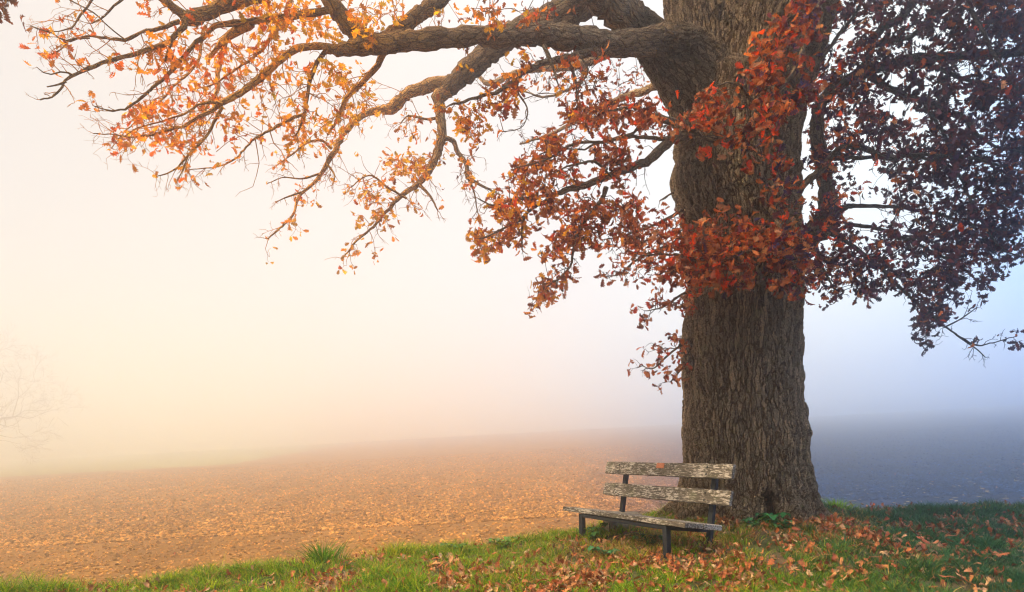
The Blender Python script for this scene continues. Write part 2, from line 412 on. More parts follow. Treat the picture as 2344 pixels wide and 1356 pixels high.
def limb_tint(px, base=1.0):
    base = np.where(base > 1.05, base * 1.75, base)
    a = np.array([1.9, 1.10, 0.26]); b = np.array([1.15, 1.0, 0.80]); c = np.array([0.40, 0.42, 0.55])  # golden left tint: yellow lichen plus warm light painted into the bark
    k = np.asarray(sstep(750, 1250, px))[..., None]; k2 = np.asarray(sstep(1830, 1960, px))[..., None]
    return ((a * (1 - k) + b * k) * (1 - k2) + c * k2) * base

# ------------------------------------------------------------------ the oak
oak = empty('oak_tree', (TX, TY, 0.3)); bpy.context.view_layer.update()
tag(oak, 'great old oak with rough bark and orange, russet and plum autumn leaves beside the bench', 'tree')
OFF = np.array([TX, TY, 0.3])

# trunk: the bole, its two stems and the collar of the left limbs, fused into one skin
def pxline(pts, Ys):
    """pts (px,py,width) -> world points and radii; Ys depths at the given points"""
    pts = np.array(pts, float); Ys = np.interp(np.linspace(0, 1, len(pts)), np.linspace(0, 1, len(Ys)), Ys)
    P = np.array([up(a, b, y) for (a, b, _), y in zip(pts, Ys)]); return P, pts[:, 2] * Ys / F / 2
BOLE = [(1712, 1260, 380), (1712, 1200, 338), (1711, 1165, 312), (1707, 1120, 297), (1705, 1060, 280), (1704, 1000, 270), (1701, 900, 260), (1699, 800, 256), (1700, 700, 254),
        (1699, 600, 254), (1695, 500, 258), (1688, 450, 270), (1682, 400, 284), (1685, 340, 268), (1690, 280, 272), (1700, 220, 290)]
STEMS = [
    (BOLE, [9.25]),
    ([(1700, 320, 210), (1728, 230, 225), (1752, 140, 228), (1775, 50, 240), (1790, -40, 246), (1802, -220, 220), (1810, -420, 190)], [9.2, 9.2, 9.1, 9.0, 9.0]),
    ([(1680, 320, 200), (1650, 220, 190), (1612, 110, 165), (1598, 10, 150), (1588, -110, 140), (1570, -330, 120)], [9.25, 9.35, 9.5, 9.7]),
    ([(1670, 330, 170), (1610, 225, 165), (1548, 158, 118), (1495, 96, 92), (1450, 56, 84)], [9.25, 9.1, 9.0, 8.9]),
    ([(1640, 200, 150), (1585, 112, 92), (1540, 96, 74), (1490, 92, 60)], [9.1, 8.9, 8.75, 8.7]),
]
tt = Tubes(); AX = []
for pts, Ys in STEMS:
    P, R = pxline(pts, Ys); n = 60
    PR = catmull(np.column_stack([P, R]), n); P, R = PR[:, :3], PR[:, 3]
    R = R * (1 + 0.02 * RS.randn(n)); tt.add(P, R, 28, lump=0.015, closed=True); AX.append((P, R))
for a in np.radians([200, 245, 285, 325, 10, 60, 120, 160]):
    r0 = 0.55; l = 0.62 + 0.30 * RS.rand()
    q = [np.array([TX + r0 * math.cos(a), TY + r0 * math.sin(a), 1.30]), np.array([TX + (r0 + .22) * math.cos(a), TY + (r0 + .22) * math.sin(a), 0.5]),
         np.array([TX + (r0 + l * .75) * math.cos(a + .1), TY + (r0 + l * .75) * math.sin(a + .1), 0.18]), np.array([TX + (r0 + l + .3) * math.cos(a + .15), TY + (r0 + l + .3) * math.sin(a + .15), -0.1])]
    P = catmull(np.array(q), 20); tt.add(P, np.linspace(0.20, 0.13, 20), 12, lump=0.02, closed=True)
tmp = tt.build('trunk_tmp', M_TRUNK)
md = tmp.modifiers.new('r', 'REMESH'); md.mode = 'VOXEL'; md.voxel_size = 0.018
sm = tmp.modifiers.new('s', 'SMOOTH'); sm.factor = 0.5; sm.iterations = 5
dg = bpy.context.evaluated_depsgraph_get(); ev = tmp.evaluated_get(dg); me = ev.to_mesh()
nv = len(me.vertices); V = np.empty(nv * 3, np.float32); me.vertices.foreach_get('co', V); V = V.reshape(-1, 3).astype(float)
Fq = np.array([p.vertices[:] for p in me.polygons if len(p.vertices) == 4]); ev.to_mesh_clear(); bpy.data.objects.remove(tmp)
best = np.full(nv, 1e9); BC = np.zeros((nv, 3))
for ia, (P, R) in enumerate(AX):
    T, N, B = frames(P); L = np.concatenate([[0], np.cumsum(np.linalg.norm(np.diff(P, axis=0), axis=1))])
    for c0 in range(0, nv, 20000):
        v = V[c0:c0 + 20000]; d = v[:, None, :] - P[None]
        k = (np.linalg.norm(d, axis=2) - R[None]).argmin(1); dv = v - P[k]
        s = (dv * T[k]).sum(1); x = (dv * N[k]).sum(1); y = (dv * B[k]).sum(1)
        sc = np.hypot(x, y) / R[k] + 0.3 * np.abs(s)
        w = sc < best[c0:c0 + 20000]
        best[c0:c0 + 20000][w] = sc[w]; BC[c0:c0 + 20000][w] = np.stack([x, y, L[k] + s + ia * 7.3], 1)[w]
pxv = CX + V[:, 0] / V[:, 1] * F; pyv = HZ + (CAMH - V[:, 2]) / V[:, 1] * F
tint = np.array([2.9, 2.62, 2.26])[None] * np.ones((nv, 1))
tint = tint * (1 + 0.25 * (fbm(V[:, 0] * 2.2 + V[:, 1], V[:, 2] * 1.1, 3) - 0.45))[:, None]
pale_strip = np.exp(-(((pxv - (1690 + 12 * np.sin(pyv / 30.))) / 26) ** 2 + ((pyv - 405) / 62) ** 2) ** 2)     # paler strip of bark between the leaf masses
tint = tint * (1 - pale_strip[:, None]) + np.array([4.0, 3.7, 2.8]) * pale_strip[:, None]
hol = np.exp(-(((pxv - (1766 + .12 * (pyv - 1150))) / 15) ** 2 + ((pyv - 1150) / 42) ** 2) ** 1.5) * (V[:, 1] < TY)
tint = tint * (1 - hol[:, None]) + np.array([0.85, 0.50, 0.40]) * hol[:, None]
V = V + hol[:, None] * np.array([0, 0.07, 0])
lum = fbm(np.arctan2(V[:, 0] - TX, V[:, 1] - TY) * 2.2 + 20, V[:, 2] * .8, 3) - .46
out_ = np.stack([V[:, 0] - TX, V[:, 1] - TY, np.zeros(nv)], 1); out_ /= np.linalg.norm(out_, axis=1)[:, None] + 1e-6
V = V + out_ * (0.16 * lum * (V[:, 2] < 4.2) * sstep(4.6, 3.6, V[:, 2]))[:, None]
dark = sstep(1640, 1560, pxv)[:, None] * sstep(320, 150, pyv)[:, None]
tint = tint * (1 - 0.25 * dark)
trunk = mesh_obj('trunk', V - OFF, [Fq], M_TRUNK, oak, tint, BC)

# limbs, traced: points are (px, py, width) with depth in metres along the limb; twig and leaf habits follow
BR = []
def branch(pts, Ys, tw=None, sides=8, tone=1.0): BR.append(dict(pts=pts, Ys=Ys, tw=tw, sides=sides, tone=tone))
orange = dict(step=.085, len=(.20, .75), leaf=.34, t0=.15)
sparse = dict(step=.11, len=(.15, .6), leaf=.16, t0=.1)
mid = dict(step=.12, len=(.15, .5), leaf=.5, t0=.25)
bare = dict(step=.10, len=(.15, .55), leaf=.12, t0=.2)
# great horizontal limb
branch([(1560, 98, 72), (1500, 92, 60), (1400, 95, 56), (1300, 86, 56), (1200, 80, 50), (1100, 84, 44), (1000, 92, 46), (900, 104, 46), (830, 108, 44), (780, 116, 26), (745, 112, 17)], [8.8, 8.4, 8.0, 7.8], dict(step=.16, len=(.2, .6), leaf=.35, t0=.15), 14)
branch([(1450, 56, 84), (1388, 4, 82), (1310, -62, 78), (1200, -150, 70), (1080, -230, 50)], [8.9, 8.7, 8.5, 8.4], None, 14)
branch([(835, 92, 42), (800, 62, 40), (770, 26, 38), (745, -6, 36), (715, -60, 30), (660, -130, 22)], [7.9, 7.8, 7.6], dict(step=.16, len=(.2, .6), leaf=.5, t0=0), 12)
branch([(880, 92, 34), (930, 57, 36), (975, 22, 36), (1010, -5, 36), (1060, -60, 34), (1150, -140, 40)], [8.1, 8.3, 8.6], dict(step=.2, len=(.2, .5), leaf=.4, t0=0), 10)
# big limb behind
branch([(1400, -60, 90), (1336, 0, 80), (1270, 45, 70), (1218, 62, 62), (1165, 85, 54), (1124, 115, 50), (1072, 157, 48), (1028, 205, 40)], [10.2, 10.8, 11.4], None, 12, 1.0)
branch([(1040, 190, 36), (992, 192, 32), (955, 204, 28), (930, 217, 26), (905, 238, 28), (883, 246, 22), (855, 251, 17), (812, 278, 15), (775, 326, 13), (760, 349, 12), (727, 401, 9), (685, 444, 7), (671, 486, 6), (642, 519, 5), (614, 547, 3)], [11.4, 11.4, 11.0, 10.6], orange, 8, 1.25)
branch([(1028, 205, 38), (1004, 222, 30), (1009, 260, 24), (1011, 307, 22), (1001, 349, 20), (987, 387, 17), (959, 420, 14), (911, 453, 10), (878, 491, 7), (855, 519, 6), (826, 547, 5), (785, 590, 3)], [11.4, 11.4, 11.2, 10.9], dict(step=.09, len=(.2, .7), leaf=.4, t0=.25), 8, 1.2)
branch([(1018, 318, 13), (1039, 324, 12), (1049, 349, 11), (1067, 377, 10), (1072, 408, 8), (1100, 425, 6), (1143, 446, 3)], [11.3, 11.6], orange, 6, 1.2)
branch([(1065, 395, 6), (1085, 440, 4), (1092, 480, 3), (1100, 505, 2)], [11.5, 11.6], bare, 5, 1.2)
branch([(962, 425, 8), (985, 450, 6), (1002, 482, 3)], [11.1, 11.0], bare, 5, 1.1)
# the fan of boughs on the left
branch([(640, -50, 32), (590, -14, 34), (527, 8, 33), (475, 30, 32), (440, 42, 34), (416, 30, 22), (385, 10, 19), (350, -16, 17), (300, -60, 14)], [7.6, 7.3, 7.1], dict(step=.12, len=(.2, .6), leaf=.45, t0=.1), 10)
branch([(424, 44, 14), (414, 72, 13), (386, 98, 12), (351, 115, 11), (301, 130, 10), (251, 143, 9), (201, 163, 8), (155, 185, 6), (143, 205, 5), (120, 223, 4), (92, 229, 3)], [7.1, 7.0, 6.8], sparse, 7)
branch([(152, 187, 5), (130, 195, 4), (108, 199, 3)], [6.85, 6.8], None, 5)
branch([(172, 175, 4), (145, 164, 4), (110, 171, 3), (84, 154, 2)], [6.9, 6.8], bare, 5)
branch([(394, 92, 9), (386, 115, 7), (378, 140, 5)], [7.05, 7.0], None, 5)
branch([(414, 50, 10), (370, 68, 9), (325, 76, 7), (290, 92, 7), (251, 91, 6), (216, 86, 5), (185, 88, 4), (156, 92, 4), (120, 74, 3), (70, 60, 2)], [7.1, 7.0, 6.9], sparse, 6)
branch([(205, 88, 4), (178, 88, 4), (152, 94, 4), (145, 110, 3), (122, 122, 2)], [6.95, 6.9], bare, 5)
branch([(290, 92, 4), (250, 62, 3), (228, 42, 3), (195, 20, 3), (150, -5, 3)], [7.0, 6.9], bare, 5)
branch([(225, -20, 6), (205, 8, 5), (185, 30, 5), (172, 50, 4), (163, 66, 4), (120, 74, 2), (78, 62, 2)], [6.9, 6.8], bare, 5)
branch([(300, -15, 7), (265, 10, 5), (236, 40, 4), (210, 54, 3)], [6.9, 6.8], bare, 5)
branch([(755, 22, 18), (690, 34, 16), (620, 44, 16), (556, 52, 15), (505, 62, 13), (470, 88, 11), (440, 114, 10), (420, 138, 9), (385, 180, 8), (358, 202, 7), (341, 221, 6), (301, 246, 5), (262, 251, 4), (215, 243, 2)], [7.8, 7.5, 7.2, 7.0], orange, 7)
branch([(575, 52, 22), (548, 70, 21), (520, 86, 18), (500, 108, 12), (480, 130, 8)], [7.6, 7.8], orange, 8, 1.3)
branch([(770, 110, 17), (727, 103, 16), (690, 107, 16), (662, 125, 16), (630, 152, 17), (600, 178, 17), (565, 204, 15), (532, 222, 15), (500, 246, 12), (471, 264, 9), (426, 289, 7), (381, 301, 6), (321, 314, 4), (261, 307, 3), (213, 306, 2)], [7.9, 7.8, 7.6, 7.4], orange, 8, 1.2)
branch([(510, 240, 9), (485, 232, 8), (455, 240, 6), (420, 262, 5), (380, 275, 4), (320, 290, 3), (270, 318, 2)], [7.6, 7.4], orange, 6, 1.2)
branch([(507, 246, 9), (490, 282, 7), (470, 318, 6), (440, 350, 5), (412, 380, 4), (386, 396, 3), (358, 404, 2)], [7.6, 7.4], orange, 6, 1.2)
branch([(430, 360, 4), (415, 395, 3), (402, 422, 2)], [7.5, 7.4], bare, 5, 1.2)
branch([(772, 112, 12), (745, 122, 11), (720, 152, 10), (707, 190, 9), (700, 235, 8), (695, 266, 7), (684, 296, 4), (676, 312, 3)], [7.9, 8.1], orange, 7)
branch([(880, 112, 17), (872, 138, 15), (848, 165, 14), (822, 190, 13), (800, 215, 11), (786, 236, 10), (772, 272, 8), (750, 308, 5)], [8.2, 8.8], orange, 7, 1.3)
branch([(695, 262, 8), (660, 272, 7), (630, 288, 6), (602, 301, 5), (578, 320, 5), (560, 344, 4), (540, 366, 4), (492, 384, 3), (436, 388, 2)], [8.1, 7.9], orange, 6, 1.2)
branch([(665, 0, 12), (640, 60, 10), (600, 110, 8), (560, 140, 6), (520, 160, 5), (480, 190, 4), (440, 205, 3)], [8.2, 8.3], orange, 6, 1.3)
branch([(520, 85, 14), (505, 130, 12), (497, 170, 11), (499, 205, 9), (480, 240, 6), (455, 280, 4)], [9.6, 9.8], orange, 6, 1.6)
branch([(470, 60, 8), (450, 150, 6), (400, 200, 5), (350, 250, 4), (300, 290, 3), (255, 340, 2)], [8.4, 8.2], orange, 5, 1.4)
branch([(760, 349, 7), (748, 372, 6), (766, 400, 4), (760, 425, 3)], [10.9, 10.8], bare, 5, 1.2)
branch([(730, 398, 6), (690, 410, 4), (650, 408, 3), (612, 420, 2)], [10.8, 10.7], bare, 5, 1.2)
branch([(690, 440, 5), (660, 450, 4), (632, 462, 2)], [10.7, 10.6], bare, 5, 1.2)
branch([(760, 340, 8), (735, 322, 6), (700, 330, 5), (660, 360, 4), (632, 380, 2)], [10.9, 10.7], orange, 5, 1.2)
branch([(930, 455, 6), (880, 425, 5), (845, 400, 4), (800, 430, 2)], [11.1, 10.9], orange, 5, 1.2)
branch([(1005, 270, 8), (970, 272, 6), (935, 265, 4), (915, 285, 2)], [11.4, 11.2], orange, 5, 1.2)
branch([(40, -60, 16), (10, -20, 14), (-20, 6, 12), (-60, 25, 9)], [5.6, 5.5], dict(step=.05, len=(.10, .26), leaf=.9, t0=0), 7)
# dark leafy spray below the great limb
branch([(1500, 118, 26), (1402, 116, 22), (1340, 122, 20), (1290, 134, 18), (1237, 146, 15), (1200, 165, 13), (1166, 190, 11), (1129, 211, 9), (1081, 222, 7), (1048, 236, 6), (1022, 246, 3)], [8.6, 8.2, 8.0], mid, 8)
branch([(1188, 178, 6), (1185, 210, 5), (1203, 240, 4), (1206, 270, 3), (1190, 298, 2), (1150, 302, 2)], [8.1, 8.0], bare, 5)
branch([(1320, 120, 5), (1345, 160, 4), (1325, 200, 3), (1318, 235, 2)], [8.3, 8.2], bare, 5)
branch([(1295, 128, 8), (1316, 175, 7), (1322, 215, 5), (1322, 245, 3)], [8.4, 8.3], mid, 5)
branch([(1245, 105, 10), (1262, 140, 8), (1280, 200, 3)], [8.0, 7.9], bare, 5)
# russet bough left of the trunk
branch([(1590, 300, 26), (1535, 318, 22), (1482, 363, 20), (1436, 386, 18), (1403, 401, 17), (1341, 420, 15), (1284, 434, 13), (1245, 455, 10), (1213, 475, 8), (1199, 505, 6), (1195, 560, 4)], [8.8, 8.3, 8.1], mid, 8)
branch([(1387, 430, 13), (1378, 462, 11), (1350, 495, 10), (1329, 512, 9), (1312, 570, 6), (1300, 620, 5), (1255, 655, 4), (1220, 688, 2)], [8.3, 8.2], mid, 6)
branch([(1230, 455, 7), (1180, 455, 6), (1130, 470, 4), (1095, 455, 3)], [8.15, 8.0], mid, 6)
branch([(1200, 500, 7), (1160, 520, 5), (1110, 545, 4), (1085, 545, 2)], [8.15, 8.0], mid, 6)
branch([(1580, 290, 22), (1523, 273, 17), (1478, 260, 14), (1457, 246, 11), (1430, 250, 7), (1390, 255, 5)], [8.7, 8.3, 8.1], mid, 6)
branch([(1478, 262, 10), (1470, 290, 8), (1445, 305, 6), (1374, 325, 5), (1330, 345, 4), (1250, 350, 3), (1200, 380, 2)], [8.25, 8.0], mid, 6)
branch([(1540, 312, 10), (1500, 320, 9), (1436, 316, 8), (1374, 330, 7), (1310, 330, 6), (1240, 370, 4), (1180, 385, 3)], [8.3, 7.9], mid, 6)
branch([(1400, 405, 7), (1360, 370, 6), (1310, 380, 5), (1260, 400, 3)], [8.1, 7.8], mid, 5)
branch([(1520, 185, 24), (1490, 198, 20), (1457, 211, 18), (1424, 225, 15), (1374, 244, 12), (1317, 275, 10), (1250, 312, 7), (1190, 330, 4)], [9.6, 10.6, 11.2], bare, 6, 1.5)
branch([(1420, 60, 34), (1400, 110, 30), (1330, 150, 24), (1240, 160, 18), (1180, 175, 14), (1120, 195, 12), (1090, 170, 8), (1060, 180, 5)], [12.5, 13.2], bare, 6, 1.6)
branch([(1350, 100, 16), (1340, 150, 12), (1320, 190, 9), (1260, 220, 6), (1200, 210, 4)], [12.6, 13], bare, 6, 1.6)
# sprays on the trunk
branch([(1905, -60, 18), (1870, 30, 13), (1835, 110, 11), (1795, 190, 10), (1740, 250, 9), (1700, 300, 8), (1650, 318, 6), (1590, 300, 5), (1545, 285, 3)], [8.2, 7.6, 7.3, 7.3], mid, 6)
branch([(1700, 305, 6), (1720, 340, 4), (1760, 360, 3), (1785, 372, 2)], [7.4, 7.35], mid, 5)
branch([(1880, 520, 24), (1840, 530, 16), (1770, 560, 12), (1690, 575, 10), (1610, 590, 8), (1540, 580, 6), (1470, 585, 4)], [8.9, 8.1, 7.8, 7.8], mid, 6)
branch([(1585, 470, 12), (1560, 482, 9), (1520, 505, 7), (1470, 525, 5), (1410, 545, 4), (1380, 550, 2)], [9.2, 9.0], mid, 5)
branch([(1590, 520, 12), (1540, 555, 8), (1470, 590, 6), (1420, 625, 4), (1385, 632, 2)], [9.2, 8.9], mid, 5)
branch([(1590, 660, 9), (1555, 680, 6), (1515, 705, 4), (1475, 712, 2)], [9.2, 9.0], mid, 5)
branch([(1590, 770, 8), (1560, 790, 6), (1525, 815, 5), (1495, 842, 3), (1472, 838, 2)], [9.1, 8.9], mid, 5)
branch([(1590, 810, 6), (1560, 845, 5), (1535, 875, 3)], [9.1, 8.9], mid, 5)
branch([(1590, 430, 8), (1545, 440, 5), (1510, 460, 3)], [9.3, 9.4], mid, 5)
branch([(1690, 320, 9), (1640, 325, 7), (1600, 300, 6), (1540, 290, 4), (1505, 296, 2)], [8.4, 7.3, 7.2], bare, 5)
branch([(1790, 330, 12), (1750, 270, 9), (1700, 215, 7), (1660, 190, 5), (1625, 200, 3)], [8.4, 7.3, 7.1], bare, 5)
branch([(1840, 250, 14), (1810, 180, 10), (1770, 120, 8), (1790, 60, 6), (1850, 20, 4)], [8.3, 7.5, 7.2], bare, 5)
branch([(1700, 620, 9), (1660, 560, 7), (1610, 540, 5), (1560, 545, 3)], [8.5, 7.8, 7.6], mid, 5)
branch([(1760, 480, 11), (1790, 530, 8), (1820, 590, 6), (1850, 650, 3)], [8.5, 7.8, 7.7], mid, 5)
# right side
branch([(1800, 560, 60), (1840, 545, 52), (1878, 520, 52), (1898, 480, 44), (1893, 425, 36), (1880, 360, 33), (1872, 300, 29), (1877, 250, 27), (1905, 215, 27), (1950, 188, 25), (1985, 168, 22), (2036, 152, 21), (2112, 138, 20), (2208, 133, 20), (2344, 122, 19), (2460, 112, 15)], [9.3, 9.5, 9.6, 9.3, 9.0], dict(step=.15, len=(.2, .5), leaf=.7, t0=.5), 12)
branch([(1968, 180, 18), (1985, 138, 18), (2000, 100, 17), (2020, 66, 17), (2060, 40, 18), (2095, 0, 17), (2130, -60, 15)], [9.4, 9.6], mid, 8)
branch([(1998, 108, 12), (2040, 92, 12), (2090, 82, 11), (2118, 55, 9), (2150, 20, 7), (2180, -20, 5)], [9.5, 9.2], mid, 6)
branch([(1990, 170, 20), (2028, 200, 16), (2060, 216, 14), (2119, 236, 12), (2165, 258, 12), (2200, 268, 10), (2239, 311, 8), (2290, 340, 6), (2370, 350, 4)], [9.5, 9.2, 9.0], mid, 7)
branch([(2112, 140, 10), (2160, 165, 9), (2220, 190, 9), (2290, 205, 7), (2380, 200, 4)], [9.2, 9.0], mid, 6)
branch([(2140, 135, 8), (2190, 90, 8), (2240, 60, 7), (2300, 50, 6), (2380, 20, 4)], [9.2, 9.3], mid, 6)
branch([(1812, 500, 20), (1825, 468, 19), (1845, 425, 18), (1884, 387, 16), (1909, 349, 15), (1935, 332, 14), (1975, 332, 13), (2036, 355, 13), (2090, 350, 9), (2144, 352, 8), (2233, 360, 7), (2330, 390, 4)], [8.9, 8.7, 8.6, 8.6], mid, 8)
branch([(1900, 365, 10), (1950, 368, 10), (2010, 365, 9), (2090, 360, 7), (2160, 390, 6), (2240, 430, 5), (2340, 450, 3)], [9.2, 9.0], mid, 6)
branch([(1895, 490, 26), (1925, 480, 18), (1960, 470, 12), (2030, 470, 9), (2110, 480, 8), (2180, 500, 6), (2280, 530, 4)], [9.6, 9.4], mid, 6)
branch([(1880, 520, 22), (1930, 545, 12), (1990, 590, 9), (2055, 660, 7), (2100, 700, 6), (2140, 735, 5), (2182, 768, 4), (2227, 793, 4), (2271, 787, 3), (2328, 770, 2)], [9.6, 9.3, 9.2], dict(step=.1, len=(.12, .4), leaf=.3, t0=.35), 6)
branch([(2195, 772, 3), (2230, 795, 3), (2255, 818, 2)], [9.25, 9.2], bare, 5)
branch([(2120, 718, 4), (2125, 760, 3), (2110, 775, 2)], [9.25, 9.2], bare, 5)
branch([(2160, 750, 4), (2200, 730, 3), (2235, 705, 2)], [9.2, 9.1], bare, 5)
branch([(1910, 530, 12), (1960, 520, 9), (2040, 540, 8), (2120, 570, 6), (2200, 610, 5), (2250, 650, 3)], [9.6, 9.4], mid, 6)
branch([(2120, 240, 8), (2160, 300, 7), (2190, 380, 6), (2230, 470, 5), (2290, 560, 4), (2340, 590, 3)], [9.1, 8.8], mid, 6)
branch([(1862, 540, 12), (1880, 600, 8), (1900, 640, 5), (1915, 672, 3)], [9.3, 9.1], mid, 5)
branch([(1835, 170, 14), (1890, 120, 11), (1930, 70, 9), (1965, 20, 8), (2000, -50, 7)], [8.9, 9.0], mid, 6)
branch([(2200, -60, 14), (2230, 20, 10), (2260, 90, 8), (2290, 150, 6), (2330, 220, 4)], [8.4, 8.2], mid, 6)

bw = []                                                   # resampled limbs in world space
for b in BR:
    P, R = pxline(b['pts'], b['Ys']); seg = np.linalg.norm(np.diff(P, axis=0), axis=1).sum()
    n = int(np.clip(seg / 0.055, 6, 90)); PR = catmull(np.column_stack([P, R]), n); P, R = PR[:, :3], np.maximum(PR[:, 3], 0.0025)
    k = np.linspace(0, 1, n); wob = np.cumsum(RS.randn(n, 3), axis=0); wob -= k[:, None] * wob[-1]
    P = P + wob * min(0.006, seg * 0.004) * (R / R.max() * 0 + 1)[:, None] + RS.randn(n, 3) * R[:, None] * 0.06
    R = R * (1 + 0.06 * RS.randn(n))
    b['P'], b['R'], b['len'] = P, R, seg; b['twigs'] = Tubes(); b['leaves'] = Leaves(); b['px'] = CX + P[:, 0] / P[:, 1] * F
NODE = np.zeros((20000, 3)); NODI = np.zeros(20000, int); NN = 0
for i, b in enumerate(BR):
    m = len(b['P']); NODE[NN:NN + m] = b['P']; NODI[NN:NN + m] = i; NN += m

def unit(v): return v / (np.linalg.norm(v) + 1e-9)
def px_of(p): return CX + p[0] / p[1] * F
def py_of(p): return HZ + (CAMH - p[2]) / p[1] * F
KEEP = []                                                 # openings of plain sky kept between the boughs
def blocked(p, margin=0):
    x, y = px_of(p), py_of(p)
    return any(inpoly(x, y, q) for q in KEEP)
def inpoly(x, y, poly):
    c = False; n = len(poly); j = n - 1
    for i in range(n):
        xi, yi = poly[i]; xj, yj = poly[j]
        if (yi > y) != (yj > y) and x < (xj - xi) * (y - yi) / (yj - yi) + xi: c = not c
        j = i
    return c
KEEP += [[(1826, 285), (1850, 255), (1862, 330), (1852, 385), (1826, 400)], [(1910, 62), (1955, 35), (1985, 60), (1960, 100), (1918, 110)],
         [(2085, 40), (2118, 22), (2128, 58)], [(2064, 240), (2108, 252), (2118, 280), (2074, 268)], [(2246, 232), (2296, 242), (2288, 285)],
         [(1190, 545), (1240, 505), (1290, 478), (1305, 520), (1235, 568)], [(1440, 430), (1540, 350), (1550, 430), (1500, 490)],
         [(560, 300), (640, 240), (690, 245), (660, 265), (590, 290)], [(0, 235), (200, 240), (240, 330), (350, 420), (600, 420), (600, 560), (0, 560)],
         [(1100, 300), (1180, 230), (1180, 290), (1140, 350)]]

def add_leaf_tuft(b, p, d, n, spread, size=0.100):
    for _ in range(n):
        dd = unit(d * 0.5 + RS.randn(3) * np.array([1, .8, .9]) + np.array([0, 0, -0.35]))
        q = p + RS.randn(3) * spread
        b['leaves'].add(q - OFF, dd, size * (0.65 + 0.7 * RS.rand()), leaf_colour(px_of(q)))

def add_twig(b, p, d, length, r, tint, droop=0.25, n=5, kink=0.25):
    P = [p]; step = length / (n - 1); dd = unit(d)
    for k in range(n - 1):
        dd = unit(dd + RS.randn(3) * kink + np.array([0, 0, -droop * 0.3]))
        P.append(P[-1] + dd * step)
    P = np.array(P); b['twigs'].add(P - OFF, np.linspace(r, r * 0.45, n), 4, tint); return P, dd

for b in BR:
    tw = b['tw']
    if not tw: continue
    P = b['P']; T = np.gradient(P, axis=0); cum = np.concatenate([[0], np.cumsum(np.linalg.norm(np.diff(P, axis=0), axis=1))])
    L = cum[-1]; s = tw['t0'] * L
    while s < L:
        s += tw['step'] * (0.4 + 1.2 * RS.rand()); k = min(np.searchsorted(cum, s), len(P) - 1)
        p = P[k]; t = unit(T[k]); perp = unit(np.cross(t, RS.randn(3)) * np.array([1, .75, 1]))
        ang = math.radians(35 + 40 * RS.rand()); d = t * math.cos(ang) + perp * math.sin(ang)
        rem = 1 - 0.55 * s / L
        ln = (tw['len'][0] + (tw['len'][1] - tw['len'][0]) * RS.rand() ** 1.5) * rem
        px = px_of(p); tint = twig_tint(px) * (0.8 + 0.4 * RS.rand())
        r0 = min(b['R'][k] * 0.6, 0.0045 + 0.004 * ln)
        Q, dl = add_twig(b, p, d, ln, r0, tint)
        leafy = RS.rand() < tw['leaf'] * 1.3
        if blocked(Q[-1]): leafy = False
        for m in range(1, len(Q)):
            nsub = RS.randint(0, 3) if m < len(Q) - 1 else RS.randint(1, 3)
            for _ in range(nsub):
                dd = unit(unit(Q[m] - Q[m - 1]) + RS.randn(3) * 0.7)
                q, dl2 = add_twig(b, Q[m], dd, ln * (0.18 + 0.35 * RS.rand()), r0 * 0.55, tint, n=4, kink=.3)
                if leafy and RS.rand() < 0.55 and not blocked(q[-1]): add_leaf_tuft(b, q[-1], dl2, RS.randint(1, 4), 0.018)
                elif RS.rand() < 0.35:
                    add_twig(b, q[2], unit(dd + RS.randn(3) * .8), ln * 0.12, r0 * 0.4, tint, n=3)
    if b['pts'][-1][2] < 8: add_leaf_tuft(b, P[-1], T[-1], RS.randint(0, 3), 0.02)

# leaf masses: tufts of leaves on their own shoots, each shoot running back to the nearest limb
def cloud(poly, Y, n, per=(6, 10), gap=0.0, size=0.105, freq=55., spread=0.05, allow=None):
    global NN
    poly = [tuple(map(float, q)) for q in poly]; xs_ = [q[0] for q in poly]; ys_ = [q[1] for q in poly]; made = tries = 0
    while made < n and tries < n * 60:
        tries += 1
        x = min(xs_) + RS.rand() * (max(xs_) - min(xs_)); y = min(ys_) + RS.rand() * (max(ys_) - min(ys_))
        if not inpoly(x, y, poly): continue
        if gap and vnoise(x / freq + Y[0] * 3, y / freq + 11) < gap: continue
        p = up(x, y, Y[0] + (Y[1] - Y[0]) * RS.rand())
        if blocked(p): continue
        dist = np.linalg.norm(NODE[:NN] - p, axis=1); j = dist.argmin(); b = BR[NODI[j]]; start = NODE[j].copy(); dv = p - start
        NODE[NN] = p; NODI[NN] = NODI[j]; NN += 1; made += 1
        tint = twig_tint(x) * (0.8 + 0.4 * RS.rand())
        n_ = 5; t = np.linspace(0, 1, n_)[:, None]; Q = start + (p - start) * t + RS.randn(n_, 3) * 0.012 + np.array([0, 0, 1.]) * (0.05 * np.sin(math.pi * t))
        b['twigs'].add(Q - OFF, np.linspace(0.0052, 0.0022, n_), 4, tint)
        add_leaf_tuft(b, p, unit(dv), RS.randint(per[0], per[1] + 1), spread, size)

